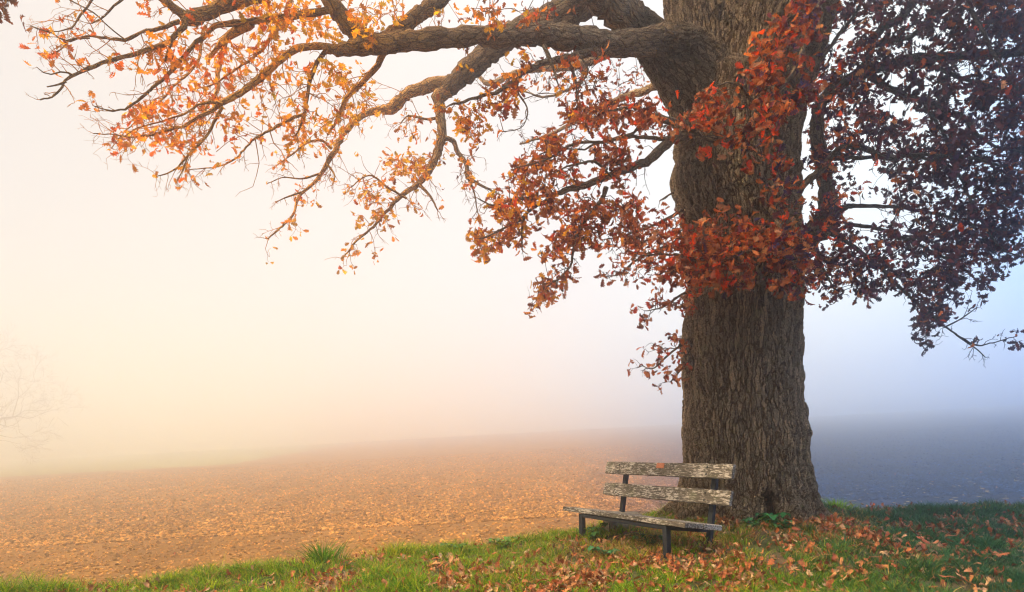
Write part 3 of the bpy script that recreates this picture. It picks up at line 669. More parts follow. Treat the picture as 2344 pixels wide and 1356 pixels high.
cloud([(1835, -20), (1880, 0), (1862, 50), (1812, 90), (1795, 130), (1850, 150), (1870, 220), (1800, 250), (1780, 310), (1700, 320), (1650, 310), (1600, 322), (1555, 330), (1525, 290), (1600, 240), (1620, 190), (1660, 130), (1720, 90), (1790, 40)], (7.0, 7.6), 112, (5, 9), .40, .105, 38.)
cloud([(1695, 330), (1780, 332), (1786, 388), (1702, 384)], (7.2, 7.5), 9, (4, 6))
cloud([(1600, 330), (1640, 330), (1628, 372), (1606, 360)], (7.3, 7.5), 4, (3, 5))
cloud([(1450, 545), (1520, 500), (1600, 512), (1650, 482), (1720, 492), (1760, 462), (1830, 520), (1870, 560), (1862, 640), (1830, 680), (1760, 655), (1680, 650), (1600, 672), (1560, 650), (1500, 640), (1470, 600)], (7.5, 8.2), 190, (5, 9), .34, .105, 38.)
cloud([(1740, 400), (1830, 400), (1830, 520), (1740, 480)], (8.0, 8.4), 14, (4, 6), .3)
cloud([(1380, 560), (1450, 520), (1550, 425), (1562, 480), (1540, 560), (1562, 620), (1500, 650), (1440, 662), (1390, 640)], (8.6, 9.5), 42, (4, 7), .3, .10)
cloud([(1470, 700), (1560, 640), (1600, 700), (1562, 738), (1500, 722)], (8.6, 9.2), 15, (4, 6), .3, .10)
cloud([(1478, 840), (1540, 765), (1570, 760), (1570, 860), (1540, 885), (1500, 868)], (8.7, 9.2), 16, (4, 6), .3, .10)
M3 = [(1080, 545), (1100, 460), (1190, 420), (1170, 390), (1190, 330), (1280, 300), (1300, 260), (1400, 228), (1470, 200), (1520, 240), (1530, 310), (1460, 345), (1430, 400), (1480, 480), (1440, 550), (1350, 560), (1340, 640), (1290, 660), (1250, 700), (1225, 680), (1250, 600), (1180, 605), (1190, 550), (1100, 580)]
cloud(M3, (7.8, 8.9), 330, (6, 9), .43, .10, 44.)
cloud([(1040, 285), (1060, 240), (1130, 200), (1190, 160), (1212, 230), (1150, 285), (1100, 330), (1050, 322)], (7.9, 8.4), 40, (4, 7), .3)
cloud([(1230, 150), (1420, 120), (1410, 210), (1350, 240), (1300, 215), (1240, 200)], (8.1, 8.5), 16, (3, 5), .45)
cloud([(1180, 100), (1500, 110), (1520, 170), (1420, 210), (1300, 200), (1180, 190)], (11.5, 13), 45, (3, 5), .3, .09)
CR = [(1852, 60), (1900, 15), (1960, -20), (2460, -80), (2470, 560), (2344, 600), (2292, 610), (2262, 680), (2230, 640), (2195, 690), (2170, 720), (2142, 760), (2110, 760), (2090, 690), (2022, 640), (1992, 690), (1960, 690), (1930, 640), (1900, 682), (1870, 680), (1832, 620), (1842, 520), (1900, 450), (1880, 400), (1840, 425), (1852, 340), (1870, 230), (1850, 150)]
cloud(CR, (8.2, 9.6), 800, (6, 9), .38, .108, 42.)
cloud(CR, (9.6, 11.0), 460, (6, 9), .30, .12, 60.)
cloud([(2150, -60), (2460, -80), (2470, 300), (2250, 320), (2180, 200)], (8.0, 10.0), 170, (6, 9), .25)
cloud([(2120, 380), (2460, 300), (2470, 600), (2300, 600), (2180, 640), (2100, 600)], (8.4, 10.0), 130, (6, 9), .3)
cloud([(480, -60), (1350, -60), (1330, 30), (1200, 60), (1050, 40), (900, 55), (700, 60), (600, 80), (520, 90), (440, 60)], (6.9, 9.0), 150, (3, 6), .38, .095)
cloud([(560, 20), (800, 10), (870, 70), (720, 90), (600, 80)], (7.0, 8.2), 34, (3, 5), .25, .095)
cloud([(255, 320), (300, 250), (420, 200), (500, 90), (640, 100), (760, 140), (860, 200), (840, 280), (720, 300), (690, 350), (640, 355), (540, 350), (450, 365), (380, 345), (270, 335)], (7.2, 9.4), 190, (2, 5), .44, .095, 40.)
cloud([(300, 130), (420, 60), (500, 90), (440, 150), (330, 190)], (6.8, 7.4), 22, (2, 4), .3)
cloud([(790, 580), (800, 500), (820, 420), (880, 360), (960, 340), (1000, 380), (950, 440), (900, 470), (860, 520), (850, 560), (800, 595)], (10.5, 11.6), 62, (3, 6), .3)
cloud([(930, 250), (1000, 230), (1000, 330), (930, 312)], (10.8, 11.6), 12, (3, 5), .3)
cloud([(1020, 330), (1120, 380), (1150, 440), (1060, 430)], (11, 11.7), 14, (2, 4), .3)
cloud([(620, 300), (700, 280), (780, 230), (860, 260), (760, 330), (690, 370)], (10.0, 11.2), 26, (2, 4), .3)
# the crown above the picture, which shades what is below it
cloud([(1500, -700), (2700, -600), (2800, -60), (2000, -40), (1900, -80), (1500, -120)], (7.5, 12.0), 420, (6, 9), .2, .16)
cloud([(300, -400), (1500, -600), (1500, -120), (900, -100), (400, -90)], (7.5, 11.5), 160, (4, 7), .3, .13)

for b in BR:
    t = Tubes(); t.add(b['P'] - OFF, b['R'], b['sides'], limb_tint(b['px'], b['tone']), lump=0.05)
    bo = t.build('branch', M_LIMB, oak)
    if b['twigs'].n: b['twigs'].build('twigs', M_TWIG, bo)
    b['leaves'].build('foliage', M_LEAF, bo)

# ------------------------------------------------------------------ bench (frame fitted to the photo: 2.3 m long, seen along its length)
def wood_mat():
    m, t, o = new_mat('flaking_painted_wood'); tcn = t.new('ShaderNodeTexCoord'); co = tcn.outputs['Object']
    g = t.noise(t.vmath('MULTIPLY', co, (2.2, 30, 30)), 3.0, 5, 0.65)
    fl = t.noise(t.vmath('MULTIPLY', co, (0.55, 2.2, 2.2)), 30, 6, 0.75)
    big = t.noise(co, 3.0, 3)
    wood = t.ramp(g, [(0.3, (0.025, 0.021, 0.016)), (0.5, (0.075, 0.064, 0.048)), (0.7, (0.17, 0.145, 0.11))])
    paint = t.math('MULTIPLY', t.mrange(t.math('ADD', fl, t.math('MULTIPLY', t.math('SUBTRACT', big, .5), .35)), 0.50, 0.56), t.mrange(g, 0.30, 0.5))
    c = t.mix(t.math('MULTIPLY', paint, 0.85), wood, (0.50, 0.46, 0.40))
    alg = t.mrange(t.noise(co, 5.5, 4), 0.55, 0.7)
    c = t.mix(t.math('MULTIPLY', alg, 0.4), c, (0.10, 0.11, 0.05))
    h = t.math('ADD', g, t.math('MULTIPLY', paint, 0.5))
    principled(t, o, c, 0.85, 0.2, bump(t, h, 0.006)); return m
M_WOOD = wood_mat()
def iron_mat():
    m, t, o = new_mat('dark_painted_iron'); tcn = t.new('ShaderNodeTexCoord'); n = t.noise(tcn.outputs['Object'], 30, 5, .7)
    c = t.ramp(n, [(0.35, (0.010, 0.013, 0.018)), (0.6, (0.022, 0.027, 0.034)), (0.8, (0.06, 0.065, 0.07))])
    principled(t, o, c, 0.75, 0.15, bump(t, n, 0.002)); return m
M_IRON = iron_mat()
def plaque_mat():
    m, t, o = new_mat('tarnished_copper'); tcn = t.new('ShaderNodeTexCoord'); n = t.noise(tcn.outputs['Object'], 60, 5, .7)
    principled(t, o, t.ramp(n, [(0.3, (0.22, 0.06, 0.02)), (0.7, (0.46, 0.16, 0.06))]), 0.5, 0.5, bump(t, n, 0.001), 0.3); return m

yaw, tilt, BL, BW = 1.0951, 0.0435, 2.3004, 0.5086
u = Vector((-math.cos(yaw) * math.cos(tilt), math.sin(yaw) * math.cos(tilt), -math.sin(tilt))); v = Vector((math.sin(yaw), math.cos(yaw), 0)).normalized()
w = u.cross(v); w = w if w.z > 0 else -w; X = -u
corner = Vector((1.7545, 6.9388, 0.5499))               # front right corner of the seat top
bench = empty('park_bench'); LEGH = 0.40
bench.matrix_world = Matrix(((X.x, v.x, w.x, 0), (X.y, v.y, w.y, 0), (X.z, v.z, w.z, 0), (0, 0, 0, 1)))
bench.location = corner + X * (-BL / 2) + v * (BW / 2) - w * LEGH
tag(bench, 'weathered wooden park bench with flaking pale paint on dark iron legs', 'bench')
def bl(a, b, c): return Vector((BL / 2 - a, b - BW / 2, c + LEGH))     # a from right end, b from front edge, c from seat top
def bar(name, p, q, sx, sy, mat, xdir=Vector((1, 0, 0)), bev=0.006, segs=1, rough=0.0):
    """box of section sx (along xdir) by sy, running from p to q"""
    p, q = Vector(p), Vector(q); z = (q - p); ln = z.length; z.normalize(); x = (xdir - z * xdir.dot(z)).normalized(); y = z.cross(x)
    bm = bmesh.new(); bmesh.ops.create_cube(bm, size=1)
    bmesh.ops.scale(bm, vec=(sx, sy, ln), verts=bm.verts)
    if segs > 1: bmesh.ops.subdivide_edges(bm, edges=[e for e in bm.edges if abs((e.verts[0].co - e.verts[1].co).normalized().z) > .9], cuts=segs)
    bmesh.ops.bevel(bm, geom=[e for e in bm.edges if e.calc_face_angle(0) > .5], offset=bev, segments=2, profile=.6, affect='EDGES')
    for vv in bm.verts:
        if rough: vv.co.x += rough * RS.randn() * .4; vv.co.y += rough * RS.randn() * .4
        vv.co = Matrix((x, y, z)).transposed() @ vv.co + (p + q) / 2
    me = bpy.data.meshes.new(name); bm.to_mesh(me); bm.free(); me.materials.append(mat)
    o = bpy.data.objects.new(name, me); COL.objects.link(o); o.parent = bench; return o
def plank(name, a0, a1, b0, c0, b1, c1, th, back=True):
    """plank along the bench whose face runs from (b0,c0) to (b1,c1)"""
    n = Vector((0, -(c1 - c0), (b1 - b0))).normalized(); n = n if n.y > 0 else -n
    d = n * th / 2
    wd = math.hypot(b1 - b0, c1 - c0); mb, mc = (b0 + b1) / 2, (c0 + c1) / 2
    return bar(name, bl(a1, mb, mc) + d, bl(a0, mb, mc) + d, wd, th, M_WOOD, Vector((0, b1 - b0, c1 - c0)), 0.008, 14, 0.003)
SL = 0.13                                                # the seat falls towards the back
for b0, b1 in ((0.0, 0.245), (0.262, 0.508)):
    mb = (b0 + b1) / 2
    bar('seat_slat', bl(BL + 0.07, mb, -0.028 - SL * mb), bl(0, mb, -0.028 - SL * mb), b1 - b0, 0.055, M_WOOD, Vector((0, 1, -SL)), 0.008, 14, 0.003)
top = plank('back_slat', -0.042, BL - 0.042, 0.609, 0.419, 0.652, 0.576, 0.045)
mid_slat = plank('back_slat', -0.042, BL - 0.042, 0.566, 0.138, 0.609, 0.295, 0.045)
for a in (0.334, BL - 0.334):
    bar('front_leg', bl(a, 0.040, -0.62), bl(a, 0.040, -0.066), 0.068, 0.060, M_IRON)
    bar('back_post', bl(a, 0.575, -0.62), bl(a, 0.592 + .27 * .56 + 0.03, 0.545), 0.072, 0.042, M_IRON)
    bar('seat_rail', bl(a, 0.072, -0.092), bl(a, 0.60, -0.155), 0.05, 0.046, M_IRON)
bar('front_rail', bl(BL - 0.370, 0.040, -0.089), bl(0.370, 0.040, -0.089), 0.042, 0.044, M_IRON, Vector((0, 1, 0)))
for sl, cc in ((top, 0.498), (mid_slat, 0.217)):
    for a in (0.334, BL - 0.334):
        for dc in (-.04, .04):
            bb = 0.609 + .27 * (cc + dc - .419) if sl is top else 0.566 + .27 * (cc + dc - .138)
            bo = bar('bolt', bl(a, bb - .007, cc + dc), bl(a, bb + .012, cc + dc - .003), .022, .022, M_IRON, Vector((1, 0, 0)), .007); bo.parent = sl
pl = bar('plaque', bl(1.20, 0.640, 0.538) + Vector((0, -.003, 0)), bl(1.06, 0.640, 0.538) + Vector((0, -.003, 0)), 0.062, 0.006, plaque_mat(), Vector((0, .27, 1)), 0.002)
mw = pl.matrix_local.copy(); pl.parent = top

# ------------------------------------------------------------------ concrete block under the bench
def block():
    bm = bmesh.new(); bmesh.ops.create_cube(bm, size=1); bmesh.ops.scale(bm, vec=(0.46, 0.30, 0.26), verts=bm.verts)
    bmesh.ops.bevel(bm, geom=list(bm.edges), offset=0.025, segments=2, affect='EDGES'); bmesh.ops.subdivide_edges(bm, edges=list(bm.edges), cuts=3, use_grid_fill=True)
    for q in bm.verts: q.co += Vector(RS.randn(3)) * 0.004
    m, t, o = new_mat('old_concrete'); tcn = t.new('ShaderNodeTexCoord'); n = t.noise(tcn.outputs['Object'], 22, 6, .7)
    principled(t, o, t.ramp(n, [(0.3, (0.12, 0.10, 0.07)), (0.55, (0.26, 0.22, 0.16)), (0.8, (0.38, 0.33, 0.26))]), .95, .1, bump(t, n, .01))
    me = bpy.data.meshes.new('concrete_block'); bm.to_mesh(me); bm.free(); me.materials.append(m)
    ob = bpy.data.objects.new('concrete_block', me); COL.objects.link(ob); p = up(1428, 1232, 8.9)
    ob.location = (p[0], p[1], verge_z(p[0], p[1]) + 0.08); ob.rotation_euler = (0.03, 0.04, 0.12); return ob
tag(block(), 'grey concrete block half sunk in weeds under the bench seat', 'block')

# ------------------------------------------------------------------ grass
def edge_dist(x, y): return edge_y(x) - y
GREEN = np.array([[0.10, 0.27, 0.008], [0.20, 0.36, 0.010], [0.05, 0.16, 0.008], [0.36, 0.42, 0.016]])
STRAW = np.array([[0.46, 0.31, 0.10], [0.36, 0.22, 0.075], [0.30, 0.24, 0.06]])
SHADE_GREEN = np.array([[0.012, 0.075, 0.035], [0.020, 0.105, 0.042], [0.010, 0.048, 0.032], [0.035, 0.13, 0.05]])  # right-hand grass: its shade is painted into the blade colour
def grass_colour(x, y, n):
    k = sstep(1.6, 4.4, x + 0.5 * RS.randn(n)); g = GREEN[RS.randint(4, size=n)] * (1 - k[:, None]) + SHADE_GREEN[RS.randint(4, size=n)] * k[:, None]
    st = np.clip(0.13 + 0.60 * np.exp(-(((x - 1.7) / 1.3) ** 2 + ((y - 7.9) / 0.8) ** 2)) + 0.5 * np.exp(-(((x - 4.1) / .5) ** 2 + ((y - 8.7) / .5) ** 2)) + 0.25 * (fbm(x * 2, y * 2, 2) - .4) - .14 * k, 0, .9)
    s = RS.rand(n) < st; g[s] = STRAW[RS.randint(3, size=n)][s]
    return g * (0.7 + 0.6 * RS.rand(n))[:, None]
def blades(base, az, lean, h, wdt, colr, K=4):
    """arrays -> tapered bent blades; returns V, quads, tris, colours"""
    n = len(base); t = np.linspace(0, 1, K)
    d = np.stack([np.cos(az), np.sin(az), np.zeros(n)], -1); side = np.stack([-np.sin(az), np.cos(az), np.zeros(n)], -1)
    sp = RS.rand(n) * 6.28; side = np.stack([np.cos(sp), np.sin(sp), np.zeros(n)], -1)
    V = []
    for q in t:
        ctr = base + d * (lean * h * q ** 1.8)[:, None] + np.array([0, 0, 1.]) * (h * q * (1 - 0.35 * np.minimum(lean, 1.5) * q))[:, None]
        ww = wdt * (1 - q) ** 0.7
        if q < 1: V += [ctr - side * ww[:, None], ctr + side * ww[:, None]]
        else: V += [ctr]
    m = 2 * (K - 1) + 1; V = np.stack(V, 1).reshape(-1, 3); b = np.arange(n)[:, None] * m
    Q = np.concatenate([b + np.array([2 * k, 2 * k + 1, 2 * k + 3, 2 * k + 2])[None] for k in range(K - 2)])
    T = b + np.array([2 * K - 4, 2 * K - 3, 2 * K - 2])[None]
    return V, Q, T, np.repeat(colr, m, axis=0)
def lawn(n):
    xs_ = np.empty(0); ys_ = np.empty(0)
    while len(xs_) < n:
        y = 5.0 + 6.2 * RS.rand(n) ** 1.05; x = (-0.85 + 1.7 * RS.rand(n)) * y
        e = edge_dist(x, y); dt = np.hypot(x - TX, y - TY)
        dens = sstep(-0.10, 0.25, e) * (0.06 + 0.94 * sstep(.34, .54, fbm(x * 2.6, y * 2.6, 3))) * (dt > 0.85)
        worn = .62 * np.exp(-(((x - 1.7) / 1.5) ** 2 + ((y - 7.0) / .75) ** 2)) + .45 * np.exp(-(((x - 3.4) / .8) ** 2 + ((y - 7.6) / .6) ** 2))
        bare = worn + np.exp(-(((x - 0.9) / 1.0) ** 2 + ((y - 7.75) / .35) ** 2)) * .6 + np.exp(-(((x - 1.3) / .6) ** 2 + ((y - 9.2) / .6) ** 2)) * .7
        k = RS.rand(n) < dens * np.clip(1 - bare, .08, 1); xs_ = np.concatenate([xs_, x[k]]); ys_ = np.concatenate([ys_, y[k]])
    x, y = xs_[:n], ys_[:n]; e = edge_dist(x, y)
    tall = sstep(0.7, 0.05, e) * (x < 0.6) * .7 + sstep(.50, .70, fbm(x * 2.2 + 40, y * 2.2, 3)) * 1.1
    h = (0.05 + 0.06 * RS.rand(n)) * (1 + 1.3 * tall)
    b = np.stack([x, y, verge_z(x, y) - 0.01], -1)
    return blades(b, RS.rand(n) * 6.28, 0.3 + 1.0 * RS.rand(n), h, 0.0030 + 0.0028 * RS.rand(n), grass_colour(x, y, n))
def clumps(nc, per):
    X_, Y_ = [], []
    while len(X_) < nc:
        y = 5.2 + 5.8 * RS.rand(); x = (-.85 + 1.7 * RS.rand()) * y; e = float(edge_dist(x, y))
        if e < .0 or math.hypot(x - TX, y - TY) < 1.0 or (math.exp(-(((x - 1.7) / 1.5) ** 2 + ((y - 7.0) / .7) ** 2)) > RS.rand()) or RS.rand() > (.30 + .7 * math.exp(-(e / .5) ** 2) * (x < .6)): continue
        X_.append(x); Y_.append(y)
    cx_, cy_ = np.repeat(X_, per), np.repeat(Y_, per); n = len(cx_); hs = np.repeat(.07 + .10 * RS.rand(nc) ** 1.6, per); a = RS.rand(n) * 6.28
    r = np.abs(RS.randn(n)) * .05; x = cx_ + r * np.cos(a); y = cy_ + r * np.sin(a)
    col = grass_colour(x, y, n) * np.repeat(.65 + .7 * RS.rand(nc), per)[:, None]
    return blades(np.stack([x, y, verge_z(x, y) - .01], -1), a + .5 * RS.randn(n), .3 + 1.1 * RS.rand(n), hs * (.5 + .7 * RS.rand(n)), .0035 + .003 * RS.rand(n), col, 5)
V, Q, T, C = lawn(130000); V2, Q2, T2, C2 = clumps(800, 55)
n1 = len(V); V = np.vstack([V, V2]); Q = np.vstack([Q, Q2 + n1]); T = np.vstack([T, T2 + n1]); C = np.vstack([C, C2])
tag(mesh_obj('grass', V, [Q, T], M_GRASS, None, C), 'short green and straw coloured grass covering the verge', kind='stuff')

def tuft(px, row, Y, n, h, label, pal, spread=.10, group='tall grass tufts along the field edge'):
    p = up(px, row, Y); x0, y0 = p[0], p[1]; z0 = float(verge_z(x0, y0))
    r = spread * np.abs(RS.randn(n)); a = RS.rand(n) * 6.28; x = r * np.cos(a); y = r * np.sin(a)
    b = np.stack([x, y, verge_z(x0 + x, y0 + y) - z0 - .01], -1)
    c = np.array(pal)[RS.randint(len(pal), size=n)] * (0.7 + .6 * RS.rand(n))[:, None]
    V, Q, T, C = blades(b, a + .4 * RS.randn(n), 0.25 + 0.9 * RS.rand(n), h * (.5 + .6 * RS.rand(n)), .004 + .003 * RS.rand(n), c, 5)
    o = mesh_obj('grass_tuft', V, [Q, T], M_GRASS, None, C); o.location = (x0, y0, z0); tag(o, label, 'grass tuft', group)
tuft(738, 1294, 7.85, 240, .34, 'tall dark green grass tuft with long spiky blades at the field edge', GREEN[[0, 2, 2]], .12)
tuft(905, 1278, 8.15, 230, .24, 'yellow green grass tuft with arching blades on the field edge', np.vstack([GREEN[[1, 3]], [[.42, .38, .04]]]), .16)
tuft(560, 1316, 7.45, 120, .20, 'small bright green grass tuft beside the large spiky tuft on the field edge', GREEN, .12)
tuft(370, 1340, 7.15, 150, .19, 'low bright green grass tuft on the bottom left field edge', GREEN, .16)
tuft(110, 1362, 6.85, 130, .17, 'green grass tuft in the bottom left corner, leftmost along the field', GREEN, .16)
tuft(1915, 1178, 10.3, 170, .22, 'bright green grass tuft right behind the oak roots', GREEN[[0, 1]], .16)
tuft(2270, 1182, 10.3, 120, .16, 'pale green grass tuft at the far right edge of the field', GREEN[[1, 3]], .14)
tuft(1690, 1250, 7.6, 110, .20, 'straw and green grass tuft in front of the right bench post', np.vstack([STRAW, GREEN[:2]]), .14)
tuft(1560, 1258, 7.3, 130, .17, 'dull green grass tuft beside the near bench leg', np.vstack([GREEN[[0, 1]], STRAW[2:]]), .14)
tuft(1385, 1275, 7.4, 150, .17, 'dry straw coloured grass tuft in front of the bench', STRAW, .18)

# ------------------------------------------------------------------ leafy weeds
def weed(px, row, Y, n, h, label, size=.06, col=(.05, .15, .03), group='leafy weeds by the bench and oak'):
    p = up(px, row, Y); z0 = float(verge_z(p[0], p[1])); e = empty('weed', (p[0], p[1], z0)); tag(e, label, 'weed', group)
    st = Tubes(); lv = Leaves(OVAL)
    for k in range(n):
        a = RS.rand() * 6.28; d = unit(np.array([math.cos(a) * .5, math.sin(a) * .5, 1.])); hh = h * (.6 + .6 * RS.rand())
        P = np.array([d * hh * t + np.array([math.cos(a), math.sin(a), 0]) * .06 * t * t for t in np.linspace(0, 1, 5)]) + np.array([RS.randn() * .05, RS.randn() * .05, 0])
        st.add(P, np.linspace(.003, .0015, 5), 4, (.10, .12, .04))
        for m in range(1, 5):
            for sg in (0, 2.1, 4.2)[:2 + (m == 4)]:
                aa = a + m * 1.2 + sg; dd = np.array([math.cos(aa), math.sin(aa), .05]); c = np.array(col) * (.6 + .8 * RS.rand())
                lv.add(P[m], dd, size * (.6 + .7 * RS.rand()), c, np.array([.1 * RS.randn(), .1 * RS.randn(), 1.]))
    st.build('stem', M_PLANT, e); lv.build('foliage', M_PLANT, e)
weed(1362, 1228, 8.5, 6, .20, 'bushy green weed beside the left front bench leg')
weed(1386, 1272, 7.45, 4, .14, 'dark green broad leaved weed in the leaves in front of the bench', .075, (.04, .16, .05))
weed(1430, 1212, 9.2, 5, .15, 'green weed behind the concrete block under the bench')
weed(1475, 1238, 7.9, 4, .17, 'green weed between concrete block and near bench leg')
weed(1768, 1192, 8.2, 4, .12, 'dark green weed with rounded leaves against the foot of the trunk', .085, (.03, .14, .05))
weed(1722, 1200, 8.1, 4, .14, 'small green weed left of the rounded weed at the trunk foot', .06, (.04, .14, .05))
weed(1800, 1208, 8.0, 3, .10, 'low green weed to the right of the rounded weed at the trunk foot', .07, (.04, .14, .05))
weed(1150, 1258, 8.5, 6, .17, 'bright green leafy weed on the field edge left of the bench', .06, (.10, .22, .02))
weed(1040, 1278, 8.2, 5, .13, 'low green leafy weed among fallen leaves on the field edge', .06, (.08, .20, .02))

# ------------------------------------------------------------------ fallen leaves
LIT = .88 * np.array([[0.44, 0.18, 0.06], [0.56, 0.28, 0.12], [0.36, 0.12, 0.045], [0.26, 0.075, 0.03], [0.50, 0.15, 0.05], [0.56, 0.36, 0.19]])
def litter_spots(n):
    X_, Y_ = [], []
    while len(X_) < n:
        y = 5.0 + 5.8 * RS.rand(); x = (-0.85 + 1.7 * RS.rand()) * y; e = float(edge_dist(x, y))
        if e < 0.02 or math.hypot(x - TX, y - TY) < .9: continue
        d = .20 + .75 * math.exp(-(((x - 1.5) / 1.3) ** 2 + ((y - 6.8) / .55) ** 2)) + .7 * math.exp(-(((x - .7) / .8) ** 2 + ((y - 7.7) / .3) ** 2)) + .7 * math.exp(-(((x - 3.6) / .9) ** 2 + ((y - 7.9) / .6) ** 2)) + .45 * math.exp(-(((x - 3.4) / 1.2) ** 2 + ((y - 6.3) / .45) ** 2)) + .35 * math.exp(-(((x + 1) / 2.2) ** 2 + ((y - 6.6) / .6) ** 2))
        d *= .25 + 1.5 * float(sstep(.38, .6, fbm(x * 2.3 + 7, y * 2.3, 3)))
        if RS.rand() < d: X_.append(x); Y_.append(y)
    return np.array(X_), np.array(Y_)
NL = 6500
lx, ly = litter_spots(NL); lz = verge_z(lx, ly) + 0.008 + 0.055 * RS.rand(NL); lsz = .05 + .06 * RS.rand(NL)
lc = LIT[RS.randint(6, size=NL)] * (.6 + .6 * RS.rand(NL))[:, None]
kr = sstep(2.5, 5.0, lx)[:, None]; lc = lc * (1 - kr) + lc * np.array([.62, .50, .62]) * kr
app = lsz / ly; order = np.argsort(-app); inframe = (np.abs(lx / ly) < .74) & (HZ + (CAMH - lz) / ly * F < 1350)
big = [i for i in order if inframe[i]][:280]; bigset = set(big)
lv = Leaves()
for i in range(NL):
    if i in bigset: continue
    lv.add(np.array([lx[i], ly[i], lz[i]]), np.array([RS.randn(), RS.randn(), .25 * RS.randn()]), lsz[i], lc[i], np.array([.35 * RS.randn(), .35 * RS.randn(), RS.choice([-1, 1])]))
fx = []                                                   # leaves blown out onto the field
while len(fx) < 700:
    y = 23 + 30 * RS.rand() ** 1.6; x = (-.8 + 1.6 * RS.rand()) * y
    if x / y > .25 and RS.rand() < .8: continue
    fx.append((x, y))
for x, y in fx:
    lv.add(np.array([x, y, float(field_rough(np.array(x), np.array(y))) + .05]), np.array([RS.randn(), RS.randn(), .2 * RS.randn()]), .11 + .05 * RS.rand(), np.array([[.50, .10, .03], [.42, .14, .05], [.55, .30, .14]][RS.randint(3)]), np.array([.4 * RS.randn(), .4 * RS.randn(), 1]))
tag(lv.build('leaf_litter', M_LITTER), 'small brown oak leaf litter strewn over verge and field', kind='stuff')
# the largest ones lie as leaves of their own
proto = []
for k, (tv, tq) in enumerate(OAK):
    for ci in range(6):
        o = mesh_obj('fallen_leaf', tv, [tq], M_LITTER, None, np.tile(LIT[ci] * .9, (len(tv), 1))); proto.append(o.data); bpy.data.objects.remove(o)
def zone(x, y):
    px = CX + x / y * F
    if px > 1900: return 'brown curled oak leaf lying in the dark grass right of the oak'
    if px > 1250: return 'tan curled oak leaf lying on the trodden ground in front of the bench'
    return 'rust brown curled oak leaf lying in the grass left of the bench'
for i in big:
    o = bpy.data.objects.new('fallen_leaf', proto[RS.randint(len(proto))]); COL.objects.link(o)
    o.location = (lx[i], ly[i], lz[i] + .01); s = lsz[i]; o.scale = (s, s, s)
    o.rotation_euler = (RS.choice([0, math.pi]) + .4 * RS.randn(), .3 * RS.randn(), RS.rand() * 6.28)
    tag(o, zone(lx[i], ly[i]), 'leaf', 'fallen oak leaves large enough to make out')

# ------------------------------------------------------------------ clods and straw on the field
def ico(sub):
    bm = bmesh.new(); bmesh.ops.create_icosphere(bm, subdivisions=sub, radius=1); bm.verts.ensure_lookup_table()
    V = np.array([q.co[:] for q in bm.verts]); Fc = np.array([[q.index for q in f.verts] for f in bm.faces]); bm.free(); return V, Fc
def clods():
    Vs, Fs, Cs, n0 = [], [], [], 0
    for sub, cnt, ylo, yhi, pw in ((2, 26000, 17, 42, 1.3), (1, 90000, 35, 125, 1.7)):
        base, Fc = ico(sub); var = [base * (1 + .22 * RS.randn(len(base), 1)) + .12 * RS.randn(len(base), 3) for _ in range(8)]
        y = ylo + (yhi - ylo) * RS.rand(cnt) ** pw; x = (-.86 + 1.72 * RS.rand(cnt)) * y
        ok = edge_dist(x, y) < -3.1; x, y = x[ok], y[ok]; m = len(x)
        s = np.minimum(np.exp(RS.randn(m) * .55) * .036, .085) * (1 + .35 * (sub == 1)) * np.where(x / y > .3, .75, 1)
        z = field_rough(x, y) + s * .2; a = RS.rand(m) * 6.28; wh = RS.randint(8, size=m)
        tv = np.array(var)[wh] * s[:, None, None] * np.stack([np.ones(m), .8 + .4 * RS.rand(m), .65 + .4 * RS.rand(m)], -1)[:, None, :]
        ca, sa = np.cos(a)[:, None], np.sin(a)[:, None]
        R = np.stack([tv[..., 0] * ca - tv[..., 1] * sa, tv[..., 0] * sa + tv[..., 1] * ca, tv[..., 2]], -1) + np.stack([x, y, z], -1)[:, None]
        Vs.append(R.reshape(-1, 3)); Fs.append((Fc[None] + (np.arange(m) * len(base))[:, None, None] + n0).reshape(-1, 3)); n0 += m * len(base)
        c = (.32 + 1.1 * RS.rand(m))[:, None] * np.ones((1, 3)); pale = RS.rand(m) < .06; c[pale] = np.array([1.7, 1.7, 1.7]); Cs.append(np.repeat(c, len(base), axis=0))
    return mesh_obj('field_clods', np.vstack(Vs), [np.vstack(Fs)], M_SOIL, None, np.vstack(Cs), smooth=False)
tag(clods(), 'loose clods and crumbs of soil on the ploughed field', kind='stuff')
def straw(n):
    t = Tubes()
    for _ in range(n):
        y = 24 + 18 * RS.rand() ** 1.5; x = (.28 + .55 * RS.rand()) * y if RS.rand() < .75 else (-.8 + 1.2 * RS.rand()) * y
        if edge_dist(x, y) > -3.1: continue
        z = float(field_rough(np.array(x), np.array(y))) + .05; a = RS.rand() * 6.28; l = .10 + .28 * RS.rand() ** 2
        d = np.array([math.cos(a), math.sin(a), .15 * RS.randn()]); m = np.array([0, 0, .03 * RS.rand()])
        t.add([np.array([x, y, z]) - d * l / 2, np.array([x, y, z]) + m, np.array([x, y, z]) + d * l / 2], [.008, .009, .006], 4, np.array([.62, .48, .26]) * (.6 + .6 * RS.rand()))
    return t.build('straw', M_TWIG)
tag(straw(420), 'pale broken straw scattered on the bare soil', kind='stuff')

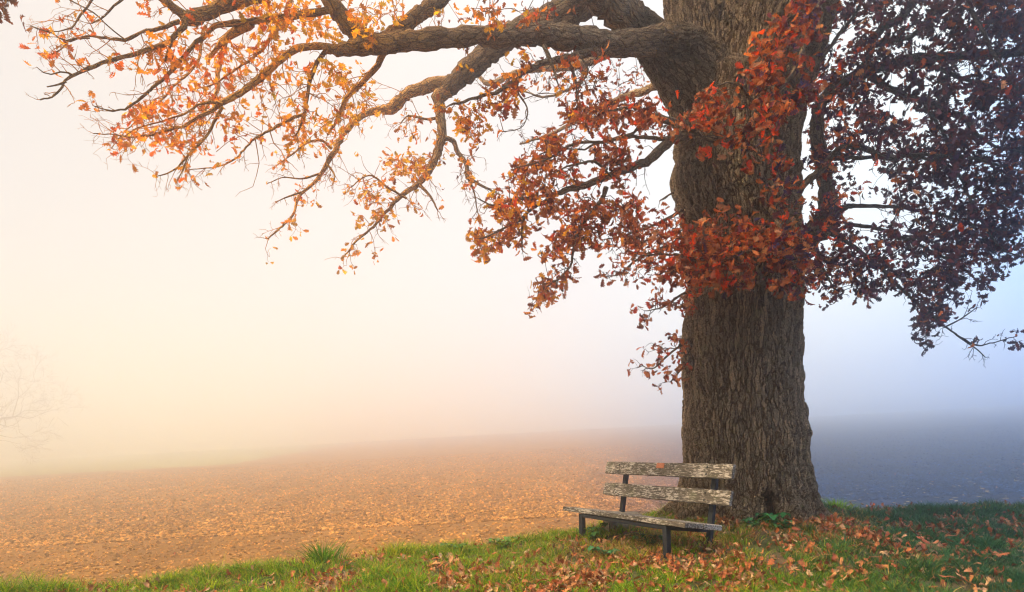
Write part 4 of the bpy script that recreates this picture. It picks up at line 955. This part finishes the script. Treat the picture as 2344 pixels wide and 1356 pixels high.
# ------------------------------------------------------------------ bare tree far off in the mist
def far_tree():
    Y = 135.; p = up(-62, 1000, Y); x0 = p[0]; z0 = float(field_z(x0, Y)) - .1
    e = empty('bare_tree', (x0, Y, z0)); tag(e, 'faint leafless tree standing far off in the mist', 'tree')
    m, t, o = new_mat('far_bark'); n = t.noise(t.new('ShaderNodeTexCoord').outputs['Object'], 3, 4); principled(t, o, t.ramp(n, [(.3, (.32, .28, .24)), (.7, (.48, .43, .37))]), .9, .1)
    tr = Tubes(); P = catmull(np.array([[0, 0, 0], [.3, 0, 4.0], [1.2, .1, 9.0], [2.6, 0, 14.0]]), 10); tr.add(P, np.linspace(.62, .34, 10), 10); tr.build('trunk', m, e)
    def grow(T_, p, d, l, r, dep):
        n = 5; Q = [p]; dd = d
        for k in range(n - 1): dd = unit(dd + RS.randn(3) * .16 + np.array([0, 0, .04])); Q.append(Q[-1] + dd * l / (n - 1))
        Q = np.array(Q); T_.add(Q, np.maximum(np.linspace(r, r * .6, n), .016), 5 if dep < 2 else 3)
        if dep >= 7: return
        for k in range(2 if dep < 4 else 3):
            ax = unit(RS.randn(3)); nd = unit(dd + ax * (.75 + .2 * RS.rand())); grow(T_, Q[-1 - (k > 0) * RS.randint(0, 3)], nd, l * (.68 + .16 * RS.rand()), r * .62, dep + 1)
    for a in (0, 1.3, 2.5, 3.6, 4.6, 5.6, .7, 3.1):
        T_ = Tubes(); k = RS.randint(4, 10); d = unit(np.array([math.cos(a), math.sin(a), .75 + .5 * RS.rand()])); grow(T_, P[k], d, 6.6, .20, 0); T_.build('branch', m, e)
far_tree()

# ------------------------------------------------------------------ the mist itself
def haze():
    bm = bmesh.new(); bmesh.ops.create_cube(bm, size=1)
    lo, hi = Vector((-345, -75, -27)), Vector((345, 400, 34))
    for q in bm.verts: q.co = Vector((lo[i] if q.co[i] < 0 else hi[i] for i in range(3)))
    m = bpy.data.materials.new('mist'); m.use_nodes = True; t = NT(m.node_tree); t.n.clear(); o = t.new('ShaderNodeOutputMaterial')
    pv = t.new('ShaderNodeVolumePrincipled'); pv.inputs['Color'].default_value = (0.99, 0.99, 0.99, 1); pv.inputs['Density'].default_value = HAZE_DENSITY; pv.inputs['Anisotropy'].default_value = HAZE_G
    t.l.new(pv.outputs[0], o.inputs['Volume'])
    me = bpy.data.meshes.new('haze'); bm.to_mesh(me); bm.free(); me.materials.append(m)
    ob = bpy.data.objects.new('haze', me); COL.objects.link(ob); tag(ob, 'pale morning mist filling the air', kind='stuff')
haze()
